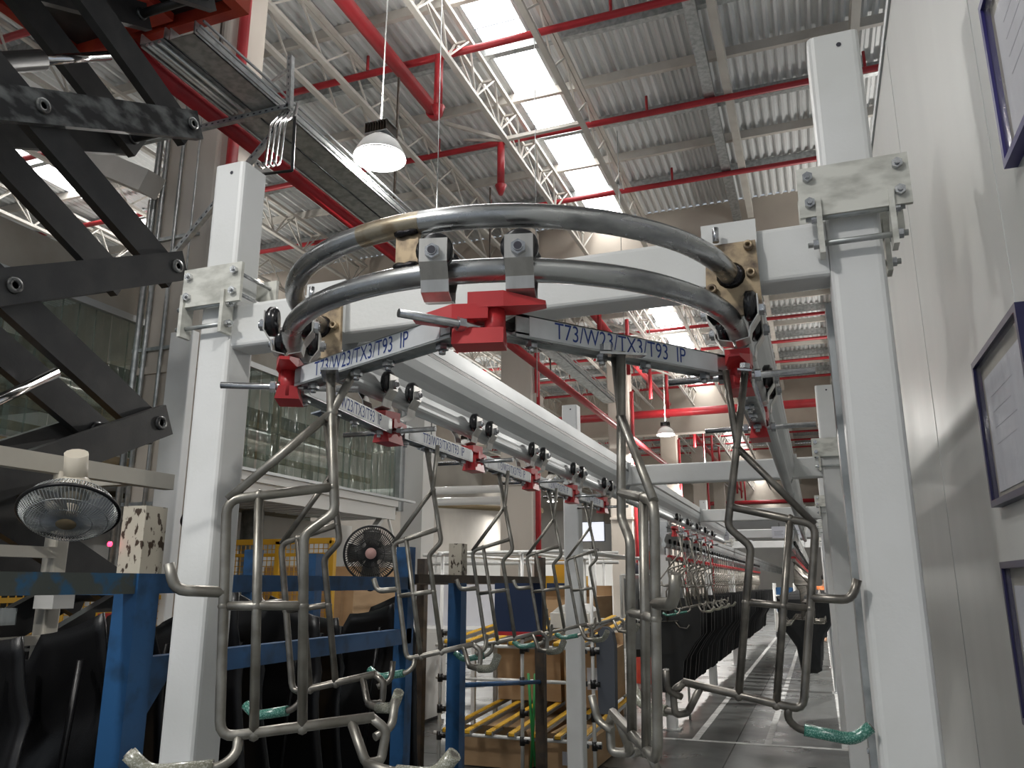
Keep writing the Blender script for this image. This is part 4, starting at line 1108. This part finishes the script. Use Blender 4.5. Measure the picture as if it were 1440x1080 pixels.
# hanging garments / film-wrapped rack near the middle
fw = thing('film_cover', 'clear film draped over dark parts beside the far portal post', 'cover', (-2.0, 10.4, 0))
mb = MB(); nn = 16
for i in range(nn):
    a0_, a1_ = i / nn, (i + 1) / nn
    f = lambda a: (-.4 + .8 * a, .05 * math.sin(a * 19))
    (x0, y0), (x1, y1) = f(a0_), f(a1_); mb.add([(x0, y0, .8), (x1, y1, .8), (x1, y1 * .4 + .02, 1.7), (x0, y0 * .4 + .02, 1.7)], [(0, 1, 2, 3)], True)
mb.build('sheet', FILM, fw); MB().box((-.36, .08, .7), (.36, .3, 1.66)).build('dark_parts', BLACKF, fw)
MB().tube([(-.4, .1, 1.7), (.4, .1, 1.7)], .015, 8).tube([(-.4, .1, 0), (-.4, .1, 1.7)], .015, 8).tube([(.4, .1, 0), (.4, .1, 1.7)], .015, 8).build('rail', TUBEW, fw)
o = MB().prism([(-.07, .55), (.07, .55), (.08, 1.1), (.06, 1.2), (.02, 1.24), (-.02, 1.24), (-.06, 1.2), (-.08, 1.1)], -.05, .05).build('grey_cover', mat('slate_cloth', (.08, .09, .11), .85), None, loc=(-1.73, 6.95, .0)); tag(o, 'slate grey cloth cover hanging at the right end of the flow rack', 'cover')

# monitors and hanging sheets
mo = thing('monitor', 'wide pale monitor hung above the far hangers', 'monitor', (-2.5, 9.5, 2.2))
MB().box((-.15, 0, -.12), (.15, .03, .12)).build('housing', BEZEL, mo); MB().box((-.142, -.003, -.112), (.142, 0, .112)).build('screen', SCREEN, mo)
MB().tube([(0, .02, -.12), (0, .04, -.22)], .02, 8).box((-.05, 0, -.26), (.05, .08, -.2)).build('mount', BLACKP, mo)
MB().tube([(0, .04, -.2), (0, .04, -2.2)], .022, 8).build('pole', TUBEW, mo)
for i, (px0, px1, py0, py1, Y_, lab, head) in enumerate(((911, 926, 732, 768, 9.6, 'white printed sheet hung left of the third portal post', 'LFS'), (1086, 1106, 740, 757, 13.52, 'left white printed sheet on the far crossbeam', ''), (1108, 1128, 738, 757, 13.52, 'right white printed sheet on the far crossbeam', ''), (1016, 1024, 735, 760, 12.56, 'narrow bluish sheet at the end of the left rail', ''))):
    a = at(px0, py1, Y=Y_); b = at(px1, py0, Y=Y_); c = (a + b) / 2; hw, hh = abs(b.x - a.x) / 2, abs(b.z - a.z) / 2
    t = thing('hanging_sheet', lab, 'sign', c)
    MB().box((-hw, 0, -hh), (hw, .006, hh)).build('sheet', PAPER, t)
    MB().tube([(0, .003, hh), (0, .003, hh + .05), (0, .12 if i < 3 else -.14, hh + .06)], .005, 6).build('clip', BLACKP, t)
    if head: text_mesh(head, hh * .45, INKK, parent=t, M=Matrix.Translation((0, -.001, hh * .62)) @ Matrix.Rotation(PI / 2, 4, 'X'))
    for k in range(3): MB().box((-hw * .7, -.0012, hh * (.15 - .3 * k)), (hw * (.5 - .2 * (k % 2)), 0, hh * (.2 - .3 * k))).build('print_line', INKK, t)

# orange lift-truck mast / handling robot in the far middle
rob = thing('handling_robot', 'orange handling robot in the distance behind the far hangers', 'robot', (-2.75, 14, 0))
MB().lathe([(.26, 0), (.26, .5), (.2, .6), (.2, 1.0), (0, 1.0)], 16).build('base', ORANGE, rob)
MB().bar((0, 0, 1.0), (-.12, 0, 1.8), .22, .2).build('lower_arm', ORANGE, rob); MB().bar((-.12, 0, 1.8), (.25, -.1, 2.15), .17, .16).build('upper_arm', ORANGE, rob)
MB().tube([(-.22, 0, 1.8), (-.0, 0, 1.8)], .14, 12).build('elbow', INKK, rob); MB().tube([(.25, -.1, 2.15), (.4, -.12, 1.95)], .06, 10).build('wrist', GALV, rob)

# white step trolley at the end of the aisle
sc_ = thing('hand_cart', 'white tubular cart standing far down the aisle', 'cart', (-1.02, 27, 0))
for x in (-.3, .3):
    for y in (-.4, .4): MB().tube([(x, y, .1), (x, y, 1.6)], .035, 8).build('upright', TUBEW, sc_); MB().lathe([(0, -.03), (.09, -.03), (.09, .03), (0, .03)], 12, Matrix.Translation((x, y, .09)) @ Matrix.Rotation(PI / 2, 4, 'Y')).build('wheel', BLACK, sc_)
for z in (.25, .7, 1.2): MB().box((-.32, -.42, z), (.32, .42, z + .05)).build('shelf', TUBEW, sc_)
for i, z in enumerate((.75, 1.25)):
    o = MB().prism(rounded(.5, .7, .04, 2), 0, .22, 'z').build('blue_bin', BLUE, None, loc=(-1.02, 27, z + .001)); tag(o, ('lower blue bin on the far white cart', 'upper blue bin on the far white cart')[i], 'bin')

# ================================================================== PERSON far down the aisle
pe = thing('person', 'person in orange shirt and dark trousers standing far down the aisle', 'person', (.16, 25, 0))


def skin_body(name, verts, edges, radii, m, parent, lv=1):
    me = bpy.data.meshes.new(name); me.from_pydata(verts, edges, []); o = bpy.data.objects.new(name, me); C.objects.link(o)
    sk = o.modifiers.new('skin', 'SKIN'); ss = o.modifiers.new('sub', 'SUBSURF'); ss.levels = lv; ss.render_levels = lv
    for v, r in zip(me.skin_vertices[0].data, radii): v.radius = (r, r)
    me.skin_vertices[0].data[0].use_root = True
    me2 = bpy.data.meshes.new_from_object(o.evaluated_get(bpy.context.evaluated_depsgraph_get()))
    bpy.data.objects.remove(o); me2.materials.clear(); me2.materials.append(m)
    for p in me2.polygons: p.use_smooth = True
    q = bpy.data.objects.new(name, me2); C.objects.link(q); q.parent = parent
    return q


K = 1.8 / 1.75
V = [(0, 0, .95), (0, 0, 1.15), (0, 0, 1.38), (0, 0, 1.5), (0, -.01, 1.60), (0, -.02, 1.70), (.19, 0, 1.42), (.25, -.02, 1.15), (.22, -.16, .98), (.2, -.22, .93), (-.19, 0, 1.42), (-.25, -.02, 1.15), (-.22, -.16, .98), (-.2, -.22, .93),
     (.10, 0, .9), (.12, -.02, .5), (.12, .02, .08), (.13, -.12, .035), (-.10, 0, .9), (-.12, -.02, .5), (-.12, .02, .08), (-.13, -.12, .035)]
E_ = [(0, 1), (1, 2), (2, 3), (3, 4), (4, 5), (2, 6), (6, 7), (7, 8), (8, 9), (2, 10), (10, 11), (11, 12), (12, 13), (0, 14), (14, 15), (15, 16), (16, 17), (0, 18), (18, 19), (19, 20), (20, 21)]
RR = [.14, .14, .16, .06, .085, .08, .065, .045, .035, .04, .065, .045, .035, .04, .09, .06, .045, .035, .09, .06, .045, .035]
skin_body('body', [tuple(c * K for c in v) for v in V], E_, RR, SKIN, pe)
skin_body('shirt', [tuple(c * K for c in v) for v in (V[0], V[1], V[2], V[6], (.235, -.01, 1.22), V[10], (-.235, -.01, 1.22), (0, 0, 1.46))], [(0, 1), (1, 2), (2, 3), (3, 4), (2, 5), (5, 6), (2, 7)], [.16, .165, .18, .085, .068, .085, .068, .08], SHIRT, pe)
skin_body('trousers', [tuple(c * K for c in v) for v in ((0, 0, .97), V[14], V[15], (.12, .02, .1), V[18], V[19], (-.12, .02, .1))], [(0, 1), (1, 2), (2, 3), (0, 4), (4, 5), (5, 6)], [.155, .11, .08, .062, .11, .08, .062], TROUSER, pe)
MB().lathe([(0, .12), (.06, .10), (.098, .04), (.10, -.01), (.09, -.05)], 14, Matrix.Translation((0, .005, 1.70 * K))).build('hair', HAIR, pe)

# ================================================================== FRAMED SHEETS ON THE PARTITION
WX = .4


def poster(yfar, length, z0, z1, label, fm, slope=0):
    t = thing('framed_sheet', label, 'picture frame', (WX, yfar, (z0 + z1) / 2))
    h = (z1 - z0) / 2; b = .014
    for nm, lo, hi in (('frame_top', (-.022, -length, h - b), (0, 0, h)), ('frame_bottom', (-.022, -length, -h), (0, 0, -h + b)), ('frame_far', (-.022, -b, -h + b), (0, 0, h - b)), ('frame_near', (-.022, -length, -h + b), (0, -length + b, h - b))):
        MB().box(lo, hi).build(nm, fm, t)
    MB().box((-.006, -length + b, -h + b), (-.001, -b, h - b)).build('backing', mat('beige_backing', (.42, .40, .35), .6), t)
    sh = MB().box((-.008, -length + .05, -h + .03), (-.006, -.04, h - .05)).build('sheet', PAPER, t)
    for k in range(4): MB().box((-.0085, -.30 + .03 * (k % 2), h - .10 - .035 * k), (-.008, -.09, h - .0988 - .035 * k)).build('print_line', mat('faint_ink', (.58, .59, .65), .6), sh)
    MB().box((-.017, -length + b, -h + b), (-.015, -b, h - b)).build('glazing', GLASS, t)
    return t


poster(1.55, .5, 2.33, 2.67, 'highest framed sheet on the partition, bright blue frame', FRAMEB)
poster(2.085, .46, 1.765, 2.10, 'middle framed sheet on the partition, dark navy frame', FRAMEK)
poster(2.085, .46, 1.31, 1.645, 'lowest framed sheet on the partition, nearly black frame', FRAMEK)
# grey cable duct behind the near right post
du = thing('wall_duct', 'narrow grey cable duct standing behind the right white post', 'cable duct', (.085, 2.1, 0))
MB().box((-.012, -.04, 0), (.03, .06, 2.28)).build('duct', GALV, du)
for z in (1.28, 1.235): MB().hexa((-.012, 0, z), (-1, 0, 0), .006, .004).build('screw', ZINC, du)
# tiny red lamp on the rack post
o = MB().lathe([(0, 0), (.009, 0), (.009, .006), (0, .01)], 10, Matrix.Rotation(PI / 2, 4, 'X')).build('indicator_lamp', LED, None, loc=(-2.27, 2.15, 1.73)); tag(o, 'tiny red indicator light left of the chipped rack post', 'indicator')
